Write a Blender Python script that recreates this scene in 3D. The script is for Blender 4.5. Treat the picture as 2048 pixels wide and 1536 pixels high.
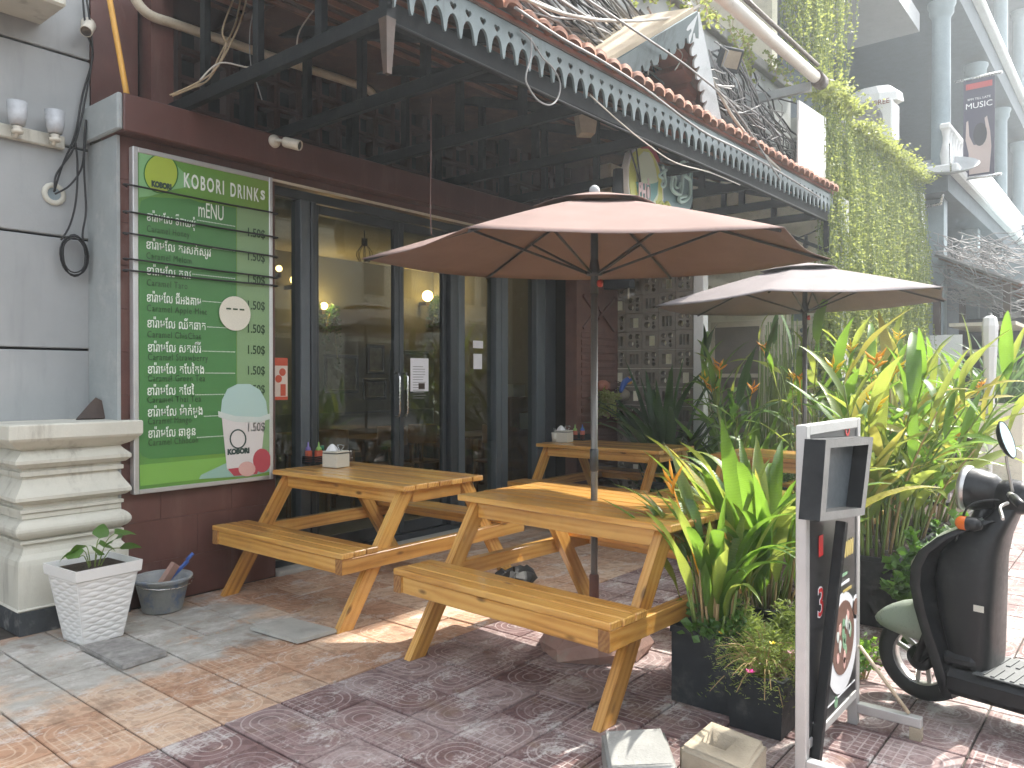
import bpy, bmesh, math, random
from mathutils import Vector, Matrix, Euler
R = math.radians
random.seed(7)
for o in list(bpy.data.objects): bpy.data.objects.remove(o, do_unlink=True)
sc = bpy.context.scene
COL = sc.collection

# ---------------------------------------------------------------- camera
# X runs along the shop front (away to the right), Y goes into the shop, Z up
F_PX, HOR, TH, CAM_H = 1560.0, 755.0, R(39.2), 1.5
PITCH = math.atan((768 - HOR) / F_PX)
_vh = Vector((math.cos(TH), math.sin(TH), 0))
c_r = Vector((math.sin(TH), -math.cos(TH), 0))
c_v = _vh * math.cos(PITCH) - Vector((0, 0, 1)) * math.sin(PITCH)
c_u = _vh * math.sin(PITCH) + Vector((0, 0, 1)) * math.cos(PITCH)
c_p = Vector((0, 0, CAM_H))
cd = bpy.data.cameras.new('camera'); cam = bpy.data.objects.new('camera', cd); COL.objects.link(cam)
cd.sensor_width = 36; cd.lens = F_PX / 2048 * 36; cd.clip_start = 0.05; cd.clip_end = 600
cam.matrix_world = Matrix.Translation(c_p) @ Matrix((c_r, c_u, -c_v)).transposed().to_4x4()
sc.camera = cam
def ray(px, py): return c_v + c_r * ((px - 1024) / F_PX) - c_u * ((py - 768) / F_PX)
def onZ(px, py, z=0.0): d = ray(px, py); return c_p + d * ((z - c_p.z) / d.z)
def onY(px, py, y): d = ray(px, py); return c_p + d * (y / d.y)
def onX(px, py, x): d = ray(px, py); return c_p + d * (x / d.x)
def proj(p):
    q = Vector(p) - c_p; return 1024 + F_PX * q.dot(c_r) / q.dot(c_v), 768 - F_PX * q.dot(c_u) / q.dot(c_v), q.dot(c_v)

# ---------------------------------------------------------------- light
SUN_EL, SUN_AZ = R(52), math.atan2(-0.30, 0.95)      # direction towards the sun (from +X)
w = bpy.data.worlds.new('World'); sc.world = w; w.use_nodes = True
wn = w.node_tree; sky = wn.nodes.new('ShaderNodeTexSky'); sky.sky_type = 'NISHITA'; sky.sun_disc = False
sky.sun_elevation = SUN_EL; sky.sun_rotation = math.pi / 2 - SUN_AZ
sky.air_density = 1.3; sky.dust_density = 3.0; sky.ozone_density = 1.0
bgn = wn.nodes['Background']; bgn.inputs['Strength'].default_value = 0.15
hs = wn.nodes.new('ShaderNodeHueSaturation'); hs.inputs['Saturation'].default_value = .32   # hazy tropical sky
wn.links.new(sky.outputs[0], hs.inputs['Color']); wn.links.new(hs.outputs[0], bgn.inputs[0])
sl = bpy.data.lights.new('sun', 'SUN'); sl.energy = 2.3; sl.angle = R(0.6); sl.color = (1.0, 0.95, 0.86)
sun = bpy.data.objects.new('sun', sl); COL.objects.link(sun)
_sd = Vector((math.cos(SUN_EL) * math.cos(SUN_AZ), math.cos(SUN_EL) * math.sin(SUN_AZ), math.sin(SUN_EL)))
sun.rotation_euler = _sd.to_track_quat('Z', 'Y').to_euler(); sun.location = _sd * 30
vs = sc.view_settings; vs.view_transform = 'Standard'; vs.look = 'None'; vs.gamma = 1; vs.exposure = 2.05
sc.cycles.use_adaptive_sampling = True; sc.cycles.adaptive_threshold = .03; sc.cycles.volume_bounces = 0; sc.cycles.max_bounces = 6; sc.cycles.transparent_max_bounces = 16; sc.cycles.diffuse_bounces = 3
sc.cycles.sample_clamp_indirect = 6; sc.cycles.caustics_reflective = False; sc.cycles.caustics_refractive = False
sc.cycles.use_denoising = True

# ---------------------------------------------------------------- node helper
class NB:
    def __init__(s, name):
        s.m = bpy.data.materials.new(name); s.m.use_nodes = True; s.t = s.m.node_tree
        s.b = s.t.nodes['Principled BSDF']; s.out = s.t.nodes['Material Output']
    def n(s, typ, **kw):
        nd = s.t.nodes.new('ShaderNode' + typ)
        for k, v in kw.items(): setattr(nd, k, v)
        return nd
    def L(s, a, b):
        if hasattr(a, 'is_output') and hasattr(b, 'is_output'): s.t.links.new(a, b)
        else: b.default_value = a
    def M(s, op, a, b=None, c=None, clamp=False):
        nd = s.n('Math', operation=op); nd.use_clamp = clamp
        s.L(a, nd.inputs[0])
        if b is not None: s.L(b, nd.inputs[1])
        if c is not None: s.L(c, nd.inputs[2])
        return nd.outputs[0]
    def map(s, coord, scale=(1, 1, 1), loc=None):
        nd = s.n('Mapping'); nd.inputs['Scale'].default_value = scale; s.L(coord, nd.inputs[0])
        if loc is not None: s.L(loc, nd.inputs['Location'])
        return nd.outputs[0]
    def noise(s, coord, scale, detail=4, rough=.55, dist=0.0):
        nd = s.n('TexNoise'); s.L(coord, nd.inputs['Vector']); nd.inputs['Scale'].default_value = scale
        nd.inputs['Detail'].default_value = detail; nd.inputs['Roughness'].default_value = rough; nd.inputs['Distortion'].default_value = dist
        return nd.outputs['Fac']
    def ramp(s, fac, stops, interp='LINEAR'):
        nd = s.n('ValToRGB'); s.L(fac, nd.inputs[0]); cr = nd.color_ramp; cr.interpolation = interp
        while len(cr.elements) < len(stops): cr.elements.new(.5)
        for e, (p, c) in zip(cr.elements, stops):
            e.position = p; e.color = tuple(c) + (1,) if len(c) == 3 else c
        return nd.outputs[0]
    def step(s, fac, a, b):
        nd = s.n('MapRange'); nd.interpolation_type = 'SMOOTHSTEP'; s.L(fac, nd.inputs[0])
        nd.inputs[1].default_value = a; nd.inputs[2].default_value = b
        return nd.outputs[0]
    def mix(s, fac, a, b, blend='MIX'):
        nd = s.n('Mix', data_type='RGBA', blend_type=blend); s.L(fac, nd.inputs[0])
        for v, i in ((a, 6), (b, 7)): s.L(v if not isinstance(v, tuple) or len(v) == 4 else v + (1,), nd.inputs[i])
        return nd.outputs[2]
    def bump(s, h, strength=.3, dist=.01):
        nd = s.n('Bump'); s.L(h, nd.inputs['Height']); nd.inputs['Strength'].default_value = strength; nd.inputs['Distance'].default_value = dist
        s.L(nd.outputs[0], s.b.inputs['Normal'])
    def coords(s, which='Object'): return s.n('TexCoord').outputs[which]
    def pos(s): return s.n('NewGeometry').outputs['Position']
    def rnd(s): return s.n('ObjectInfo').outputs['Random']
    def set(s, **kw):
        for k, v in kw.items(): s.L(v if not (isinstance(v, tuple) and len(v) == 3) else v + (1,), s.b.inputs[k])

MATS = {}
def paint(name, col, rough=.55, var=.12, bump=.1, dirt=None, dirt_amt=.5, scale=6, metal=0.0, streak=False, spec=.5):
    """plain painted / plastic / metal surface with uneven colour and fine relief"""
    nb = NB(name); p = nb.pos()
    a = nb.noise(p, scale, 5, .6); f = nb.noise(p, scale * 9, 3, .6)
    lo = tuple(c * (1 - var) for c in col); hi = tuple(min(1, c * (1 + var)) for c in col)
    c = nb.ramp(a, [(.3, lo), (.7, hi)])
    if dirt:
        q = nb.map(p, (3.5, 3.5, .5 if streak else 3.5)); d = nb.noise(q, 2.2, 6, .68)
        c = nb.mix(nb.M('MULTIPLY', nb.step(d, .5, .72), dirt_amt), c, dirt)
    r = nb.M('ADD', nb.M('MULTIPLY', f, .25), rough - .12)
    nb.set(**{'Base Color': c, 'Roughness': r, 'Metallic': metal, 'Specular IOR Level': spec})
    if bump: nb.bump(nb.M('ADD', f, nb.M('MULTIPLY', a, .6)), bump, .006)
    MATS[name] = nb.m; return nb.m
def flat(name, col, rough=.5, spec=.4):
    nb = NB(name); nb.set(**{'Base Color': col, 'Roughness': rough, 'Specular IOR Level': spec}); MATS[name] = nb.m; return nb.m
def emit(name, col, st):
    nb = NB(name); nb.set(**{'Base Color': col, 'Emission Color': col, 'Emission Strength': st}); MATS[name] = nb.m; return nb.m

def wood_mat(name, light, mid, dark, coat=.5, rough=.32):
    nb = NB(name); o = nb.coords('Object'); rd = nb.rnd()
    off = nb.n('CombineXYZ'); nb.L(nb.M('MULTIPLY', rd, 37.0), off.inputs[0]); nb.L(nb.M('MULTIPLY', rd, 91.0), off.inputs[1]); nb.L(nb.M('MULTIPLY', rd, 53.0), off.inputs[2])
    q = nb.map(o, (1.4, 9, 9), off.outputs[0])
    n1 = nb.noise(q, 1.6, 3, .5, .8)
    wv = nb.n('TexWave', wave_type='RINGS', rings_direction='X'); nb.L(nb.map(o, (.55, 7, 7), off.outputs[0]), wv.inputs[0])
    wv.inputs['Scale'].default_value = 2.2; wv.inputs['Distortion'].default_value = 9.0; wv.inputs['Detail'].default_value = 2.5; wv.inputs['Detail Scale'].default_value = .7
    fine = nb.noise(nb.map(o, (3, 90, 90), off.outputs[0]), 2, 3, .6)
    slow = nb.noise(nb.map(o, (.9, 3.5, 3.5), off.outputs[0]), 1.3, 3, .5)
    g = nb.M('ADD', nb.M('MULTIPLY', wv.outputs['Fac'], .17), nb.M('MULTIPLY', n1, .42))
    g = nb.M('ADD', g, nb.M('ADD', nb.M('MULTIPLY', fine, .16), nb.M('MULTIPLY', slow, .42)))
    c = nb.ramp(g, [(.36, dark), (.50, mid), (.72, light)])
    c = nb.mix(nb.M('MULTIPLY', nb.step(rd, .55, 1), .38), c, tuple(x * .55 for x in mid), 'MULTIPLY')
    vo = nb.n('TexVoronoi', feature='F1'); nb.L(nb.map(o, (4.2, 11, 11), off.outputs[0]), vo.inputs['Vector']); vo.inputs['Scale'].default_value = 1.0
    kn = nb.M('SUBTRACT', 1.0, nb.step(vo.outputs['Distance'], .05, .2))
    keep = nb.n('SeparateColor'); nb.L(vo.outputs['Color'], keep.inputs[0])
    kn = nb.M('MULTIPLY', kn, nb.M('GREATER_THAN', keep.outputs[0], .62))
    c = nb.mix(nb.M('MULTIPLY', kn, .85), c, tuple(x * .35 for x in dark))
    blot = nb.step(nb.noise(nb.pos(), 5.5, 4, .6), .5, .75)
    c = nb.mix(nb.M('MULTIPLY', blot, .25), c, tuple(x * .5 for x in mid))
    nb.set(**{'Base Color': c, 'Roughness': nb.M('ADD', rough, nb.M('MULTIPLY', fine, .2)), 'Coat Weight': coat, 'Coat Roughness': .10})
    nb.bump(nb.M('ADD', g, fine), .12, .004); MATS[name] = nb.m; return nb.m

def leaf_mat(name, c1, c2, trans, tw=.42, rough=.38, vein=True):
    nb = NB(name); rd = nb.rnd(); o = nb.coords('Object')
    nz = nb.noise(nb.pos(), 9, 4, .6)
    f = nb.M('ADD', nb.M('MULTIPLY', rd, .7), nb.M('MULTIPLY', nz, .5))
    c = nb.ramp(f, [(.2, c1), (.95, c2)])
    if vein:
        wv = nb.n('TexWave', bands_direction='X'); nb.L(o, wv.inputs[0]); wv.inputs['Scale'].default_value = 14; wv.inputs['Distortion'].default_value = 1.0
        c = nb.mix(nb.M('MULTIPLY', wv.outputs['Fac'], .18), c, tuple(min(1, x * 1.8) for x in c2))
        nb.bump(wv.outputs['Fac'], .15, .004)
    nb.set(**{'Base Color': c, 'Roughness': rough, 'Specular IOR Level': .45})
    tr = nb.n('BsdfTranslucent'); tc = nb.mix(nb.M('MULTIPLY', nb.step(nz, .3, .8), .6), trans, tuple(x * .6 for x in trans)); nb.L(tc, tr.inputs[0])
    ms = nb.n('MixShader'); ms.inputs[0].default_value = tw
    nb.t.links.new(nb.b.outputs[0], ms.inputs[1]); nb.t.links.new(tr.outputs[0], ms.inputs[2]); nb.t.links.new(ms.outputs[0], nb.out.inputs[0])
    MATS[name] = nb.m; return nb.m

def glass_mat(name, tint=(.9, .95, .93), spec=1.0, dirt=.03):
    nb = NB(name); tr = nb.n('BsdfTransparent'); tr.inputs[0].default_value = tint + (1,)
    gl = nb.n('BsdfGlossy'); gl.inputs['Roughness'].default_value = .015; gl.inputs[0].default_value = (1, 1, 1, 1)
    lw = nb.n('LayerWeight'); lw.inputs[0].default_value = .5; fr = nb.M('ADD', .04, nb.M('MULTIPLY', nb.M('POWER', lw.outputs['Facing'], 5.0), .9))
    ms = nb.n('MixShader'); nb.L(nb.M('MULTIPLY', fr, spec, clamp=True), ms.inputs[0])
    nb.t.links.new(tr.outputs[0], ms.inputs[1]); nb.t.links.new(gl.outputs[0], ms.inputs[2])
    df = nb.n('BsdfDiffuse'); df.inputs[0].default_value = (.5, .5, .48, 1); m2 = nb.n('MixShader')
    nb.L(nb.M('MULTIPLY', nb.step(nb.noise(nb.pos(), 2.5, 5, .65), .35, .8), dirt), m2.inputs[0])
    nb.t.links.new(ms.outputs[0], m2.inputs[1]); nb.t.links.new(df.outputs[0], m2.inputs[2]); nb.t.links.new(m2.outputs[0], nb.out.inputs[0])
    MATS[name] = nb.m; return nb.m

# ---------------------------------------------------------------- mesh builder
class MB:
    def __init__(s): s.v = []; s.f = []; s.sm = []
    def add(s, vs, fs, smooth=False):
        k = len(s.v); s.v += [tuple(v) for v in vs]; s.f += [tuple(i + k for i in f) for f in fs]; s.sm += [smooth] * len(fs); return s
    def box(s, lo, hi, M=None, ch=0.0):
        lo = Vector(lo); hi = Vector(hi)
        if ch <= 0:
            vs = [Vector((x, y, z)) for z in (lo.z, hi.z) for y in (lo.y, hi.y) for x in (lo.x, hi.x)]
            fs = [(0, 2, 3, 1), (4, 5, 7, 6), (0, 1, 5, 4), (2, 6, 7, 3), (0, 4, 6, 2), (1, 3, 7, 5)]
        else:
            c = (lo + hi) / 2; h = (hi - lo) / 2; ch = min(ch, min(h) * .8); vs = []; fs = []; idx = {}
            for sx in (-1, 1):
                for sy in (-1, 1):
                    for sz in (-1, 1):
                        for a in range(3):
                            p = [h.x, h.y, h.z]; q = [p[i] - (0 if i == a else ch) for i in range(3)]
                            idx[(sx, sy, sz, a)] = len(vs); vs.append(c + Vector((sx * q[0], sy * q[1], sz * q[2])))
            S = (-1, 1)
            for a in range(3):
                b, d = (a + 1) % 3, (a + 2) % 3
                for sa in S:
                    def k(sb, sd, ax=a):
                        t = [0, 0, 0]; t[a] = sa; t[b] = sb; t[d] = sd; return idx[(t[0], t[1], t[2], ax)]
                    q = [k(-1, -1), k(1, -1), k(1, 1), k(-1, 1)]; fs.append(q if sa > 0 else q[::-1])
            for a in range(3):                                            # edges parallel to axis a
                b, d = (a + 1) % 3, (a + 2) % 3
                for sb in S:
                    for sd in S:
                        def k(sa, ax):
                            t = [0, 0, 0]; t[a] = sa; t[b] = sb; t[d] = sd; return idx[(t[0], t[1], t[2], ax)]
                        q = [k(-1, b), k(1, b), k(1, d), k(-1, d)]; fs.append(q if sb * sd < 0 else q[::-1])
            for sx in S:
                for sy in S:
                    for sz in S:
                        q = [idx[(sx, sy, sz, a)] for a in range(3)]; fs.append(q if sx * sy * sz > 0 else q[::-1])
        if M is not None: vs = [M @ v for v in vs]
        return s.add(vs, fs)
    def beam(s, a, b, wd, ht, up=(0, 0, 1), ch=0.0):
        """square bar from a to b, wd across, ht along up"""
        a = Vector(a); b = Vector(b); x = (b - a); L = x.length; x.normalize(); u = Vector(up); y = u.cross(x)
        if y.length < 1e-4: y = Vector((0, 1, 0)).cross(x)
        y.normalize(); z = x.cross(y)
        M = Matrix.Translation(a) @ Matrix((x, y, z)).transposed().to_4x4()
        return s.box((0, -wd / 2, -ht / 2), (L, wd / 2, ht / 2), M, ch)
    def tube(s, pts, rad, n=8, cap=True):
        pts = [Vector(p) for p in pts]; m = len(pts); rs = rad if isinstance(rad, (list, tuple)) else [rad] * m; vs = []; fs = []
        t0 = (pts[1] - pts[0]).normalized(); ref = Vector((0, 0, 1)) if abs(t0.z) < .9 else Vector((1, 0, 0)); nx = t0.cross(ref).normalized()
        for i, p in enumerate(pts):
            t = (pts[min(i + 1, m - 1)] - pts[max(i - 1, 0)]).normalized()
            nx = (nx - t * nx.dot(t)); nx = nx.normalized() if nx.length > 1e-6 else t.orthogonal().normalized(); ny = t.cross(nx)
            for k in range(n):
                a = 2 * math.pi * k / n; vs.append(p + (nx * math.cos(a) + ny * math.sin(a)) * rs[i])
        for i in range(m - 1):
            for k in range(n): fs.append((i * n + k, i * n + (k + 1) % n, (i + 1) * n + (k + 1) % n, (i + 1) * n + k))
        s.add(vs, fs, n > 4)
        if cap:
            k0 = len(s.v) - len(vs); s.f += [tuple(k0 + k for k in range(n))[::-1], tuple(k0 + (m - 1) * n + k for k in range(n))]; s.sm += [False, False]
        return s
    def lathe(s, prof, n=24, M=None, smooth=True, sq=None):
        vs = []; fs = []
        for r, z in prof:
            for k in range(n):
                a = 2 * math.pi * k / n; vs.append(Vector((r * math.cos(a), r * math.sin(a), z)))
        for i in range(len(prof) - 1):
            for k in range(n): fs.append((i * n + k, i * n + (k + 1) % n, (i + 1) * n + (k + 1) % n, (i + 1) * n + k))
        if M is not None: vs = [M @ v for v in vs]
        return s.add(vs, fs, smooth)
    def prism(s, poly, y0, y1, M=None):
        """polygon in XZ extruded along Y"""
        n = len(poly); vs = [Vector((x, y0, z)) for x, z in poly] + [Vector((x, y1, z)) for x, z in poly]
        fs = [tuple(range(n)), tuple(range(n, 2 * n))[::-1]] + [(i, i + n, (i + 1) % n + n, (i + 1) % n) for i in range(n)]
        if M is not None: vs = [M @ v for v in vs]
        return s.add(vs, fs)
    def mesh(s, name):
        me = bpy.data.meshes.new(name); me.from_pydata(s.v, [], s.f); me.polygons.foreach_set('use_smooth', s.sm); me.update(); return me

def mat(m): return MATS[m] if isinstance(m, str) else m
def obj(name, src, m, parent=None, loc=(0, 0, 0), rot=None, world=False):
    me = src.mesh(name) if isinstance(src, MB) else src
    if m is not None and not me.materials: me.materials.append(mat(m))
    o = bpy.data.objects.new(name, me); COL.objects.link(o); o.location = loc
    if rot is not None: o.rotation_euler = rot
    if parent is not None:
        o.parent = parent
        if world: o.matrix_parent_inverse = WINV[parent.name]
    return o
WINV = {}
def tag(o, label, cat=None, group=None, kind=None):
    if label: o['label'] = label
    if cat: o['category'] = cat
    if group: o['group'] = group
    if kind: o['kind'] = kind
    return o
def thing(name, label, cat, loc=(0, 0, 0), rotz=0.0, group=None):
    o = bpy.data.objects.new(name, None); COL.objects.link(o); o.empty_display_size = .1
    o.location = loc; o.rotation_euler = (0, 0, rotz); tag(o, label, cat, group)
    WINV[o.name] = (Matrix.Translation(loc) @ Matrix.Rotation(rotz, 4, 'Z')).inverted(); return o
def wpart(name, src, m, parent): return obj(name, src, m, parent, world=True)
def struct(name, src, m): o = obj(name, src, m); o['kind'] = 'structure'; return o
def kids(o): return [c for c in bpy.data.objects if c.parent == o]
def copy_tree(root, loc, rotz, label, group=None):
    r = root.copy(); COL.objects.link(r); r.location = loc; r.rotation_euler = (0, 0, rotz); r['label'] = label
    if group: r['group'] = group
    WINV[r.name] = (Matrix.Translation(loc) @ Matrix.Rotation(rotz, 4, 'Z')).inverted()
    for ch in kids(root):
        c = ch.copy(); COL.objects.link(c); c.parent = r
        for g in kids(ch): d = g.copy(); COL.objects.link(d); d.parent = c
    return r
def curve_mesh(splines, ext, name='shape', dim2=True):
    """flat filled outline(s) with holes (XY), extruded to +-ext, as a mesh"""
    cu = bpy.data.curves.new(name, 'CURVE'); cu.dimensions = '2D'; cu.fill_mode = 'BOTH'; cu.extrude = ext
    for pts in splines:
        sp = cu.splines.new('POLY'); sp.points.add(len(pts) - 1); sp.use_cyclic_u = True
        for p, q in zip(sp.points, pts): p.co = (q[0], q[1], 0, 1)
    t = bpy.data.objects.new('tmp', cu); COL.objects.link(t); bpy.context.view_layer.update()
    me = bpy.data.meshes.new_from_object(t.evaluated_get(bpy.context.evaluated_depsgraph_get())); bpy.data.objects.remove(t); bpy.data.curves.remove(cu)
    me.materials.clear(); return me
def text_mesh(body, size, ext=.0006, align='LEFT', sx=1.0, sp=1.0, shear=0.0, bold=0.0):
    cu = bpy.data.curves.new('text', 'FONT'); cu.body = body; cu.size = size; cu.extrude = ext; cu.align_x = align; cu.space_character = sp; cu.shear = shear; cu.offset = bold
    cu.resolution_u = 3
    t = bpy.data.objects.new('tmp', cu); COL.objects.link(t); bpy.context.view_layer.update()
    me = bpy.data.meshes.new_from_object(t.evaluated_get(bpy.context.evaluated_depsgraph_get())); bpy.data.objects.remove(t); bpy.data.curves.remove(cu)
    me.materials.clear()
    if sx != 1.0:
        for v in me.vertices: v.co.x *= sx
    return me
FACE_STREET = (R(90), 0, 0)           # a flat XY drawing stood up so that it faces -Y
# ---------------------------------------------------------------- materials
paint('brown_wall', (.118, .050, .040), .5, .14, .12, (.25, .16, .13), .22, 5, streak=True)
paint('brown_beam', (.110, .046, .037), .45, .1, .06, (.2, .12, .1), .35, 4, streak=True)
paint('grey_render', (.36, .375, .375), .75, .07, .15, (.24, .25, .26), .35, 2.5, streak=True)
paint('grey_return', (.33, .36, .36), .8, .1, .3, (.5, .5, .48), .4, 5)
paint('cream_plinth', (.60, .59, .51), .7, .08, .2, (.22, .20, .16), .55, 3.5, streak=True)
paint('black_skirt', (.05, .055, .06), .6, .3, .2, (.5, .5, .47), .5, 5)
paint('frame_grey', (.075, .09, .10), .38, .12, .02, None, 0, 4)
paint('frame_dark', (.028, .034, .04), .4, .15, .02)
paint('steel', (.55, .55, .53), .25, .08, .02, metal=1.0)
paint('alu', (.56, .56, .55), .42, .06, .03, metal=.6)
paint('cream_strip', (.62, .56, .44), .5, .1, .05)
paint('truss_black', (.012, .014, .015), .6, .25, .08, (.05, .045, .04), .4, 6, spec=.12)
paint('roof_under', (.085, .042, .028), .75, .3, .25, (.19, .09, .05), .6, 4)
paint('roof_board', (.052, .030, .022), .8, .3, .25)
paint('batten_wood', (.17, .075, .042), .7, .3, .2)
paint('lattice_brown', (.072, .034, .027), .7, .2, .15)
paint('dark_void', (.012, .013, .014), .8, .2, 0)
paint('teal_fascia', (.135, .175, .18), .55, .15, .1, (.05, .065, .07), .8, 3, streak=True)
paint('white_fascia', (.62, .65, .66), .55, .08, .1, (.3, .33, .33), .5, 4)
paint('terracotta', (.31, .15, .098), .75, .25, .3, (.10, .06, .045), .55, 5)
paint('terracotta_red', (.26, .095, .06), .75, .2, .2)
paint('pale_wood', (.55, .45, .32), .7, .15, .2)
paint('pvc', (.60, .54, .42), .45, .1, .03, (.35, .29, .2), .4, 5)
paint('pvc_white', (.72, .70, .64), .4, .08, .03, (.4, .36, .28), .4, 4)
paint('yellow_pipe', (.68, .36, .06), .45, .12, .03)
paint('cable_black', (.016, .016, .017), .5, .2, 0)
paint('cable_grey', (.26, .255, .25), .6, .35, 0, scale=2)
paint('cable_tan', (.36, .27, .16), .6, .2, 0)
paint('cable_pale', (.50, .46, .40), .6, .25, 0, scale=2)
paint('cctv_white', (.68, .64, .54), .4, .08, .03)
flat('lens_black', (.01, .01, .012), .15, .6)
paint('interior_wall', (.17, .158, .105), .8, .06, .05)
paint('interior_low', (.07, .07, .065), .7, .1, .05)
paint('interior_ceiling', (.42, .38, .29), .8, .06, .05)
paint('interior_floor', (.10, .085, .07), .35, .2, .05)
paint('dark_wood', (.05, .026, .014), .5, .3, .1)
paint('chair_wood', (.22, .10, .04), .45, .3, .1)
paint('picture', (.17, .165, .14), .5, .5, 0, scale=14)
paint('mid_dark_green', (.02, .05, .025), .6, .4, .1)
paint('paper', (.72, .71, .74), .7, .03, 0)
paint('cement', (.40, .395, .36), .85, .14, .4, (.25, .25, .23), .5, 5)
paint('cement_dark', (.26, .25, .235), .9, .3, .5, (.42, .41, .38), .6, 18)
paint('concrete_pale', (.25, .25, .236), .88, .14, .6, (.27, .27, .255), .6, 9)
paint('concrete_tan', (.36, .305, .225), .88, .14, .5, (.30, .27, .22), .5, 9)
paint('stone_red', (.30, .185, .15), .85, .25, .5, (.3, .32, .25), .5, 6)
paint('cream_wall', (.80, .76, .62), .75, .06, .1, (.36, .33, .24), .35, 2)
paint('screen_grey', (.21, .18, .145), .8, .1, .25, (.2, .18, .15), .4, 6)
paint('white_trim', (.74, .74, .72), .5, .05, .05)
paint('carved_brown', (.135, .062, .045), .7, .2, .3)
paint('blue_grey', (.26, .32, .34), .7, .08, .05)  # plain blue grey of the columns, piers and canopy
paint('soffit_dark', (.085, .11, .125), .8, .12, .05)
paint('asphalt', (.05, .05, .052), .85, .25, .5, scale=20)
paint('black_plastic', (.014, .015, .016), .45, .2, .05, (.06, .06, .06), .3, 6, spec=.25)
paint('black_pot', (.022, .026, .030), .5, .2, .15, (.13, .13, .115), .45, 5, spec=.3)
paint('tyre', (.018, .018, .018), .75, .2, .2)
paint('soil', (.045, .03, .02), .95, .4, .8, scale=30)
paint('white_pot', (.74, .74, .72), .35, .03, .02)
paint('bucket_blue', (.32, .335, .33), .65, .2, .2, (.09, .17, .34), .8, 9)
wood_mat('pine', (.72, .42, .115), (.60, .295, .062), (.34, .14, .028), .75, .28)
wood_mat('pine_end', (.42, .23, .08), (.30, .13, .04), (.07, .03, .012), .3)
paint('shade_frost', (.48, .50, .52), .25, .12, .3, scale=30)
glass_mat('glass', (.80, .86, .82), 1.0, .02)
glass_mat('glass_dark', (.25, .28, .28), 1.4, .04)
glass_mat('glass_clear', (.95, .96, .95), 1.6, .12)

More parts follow.
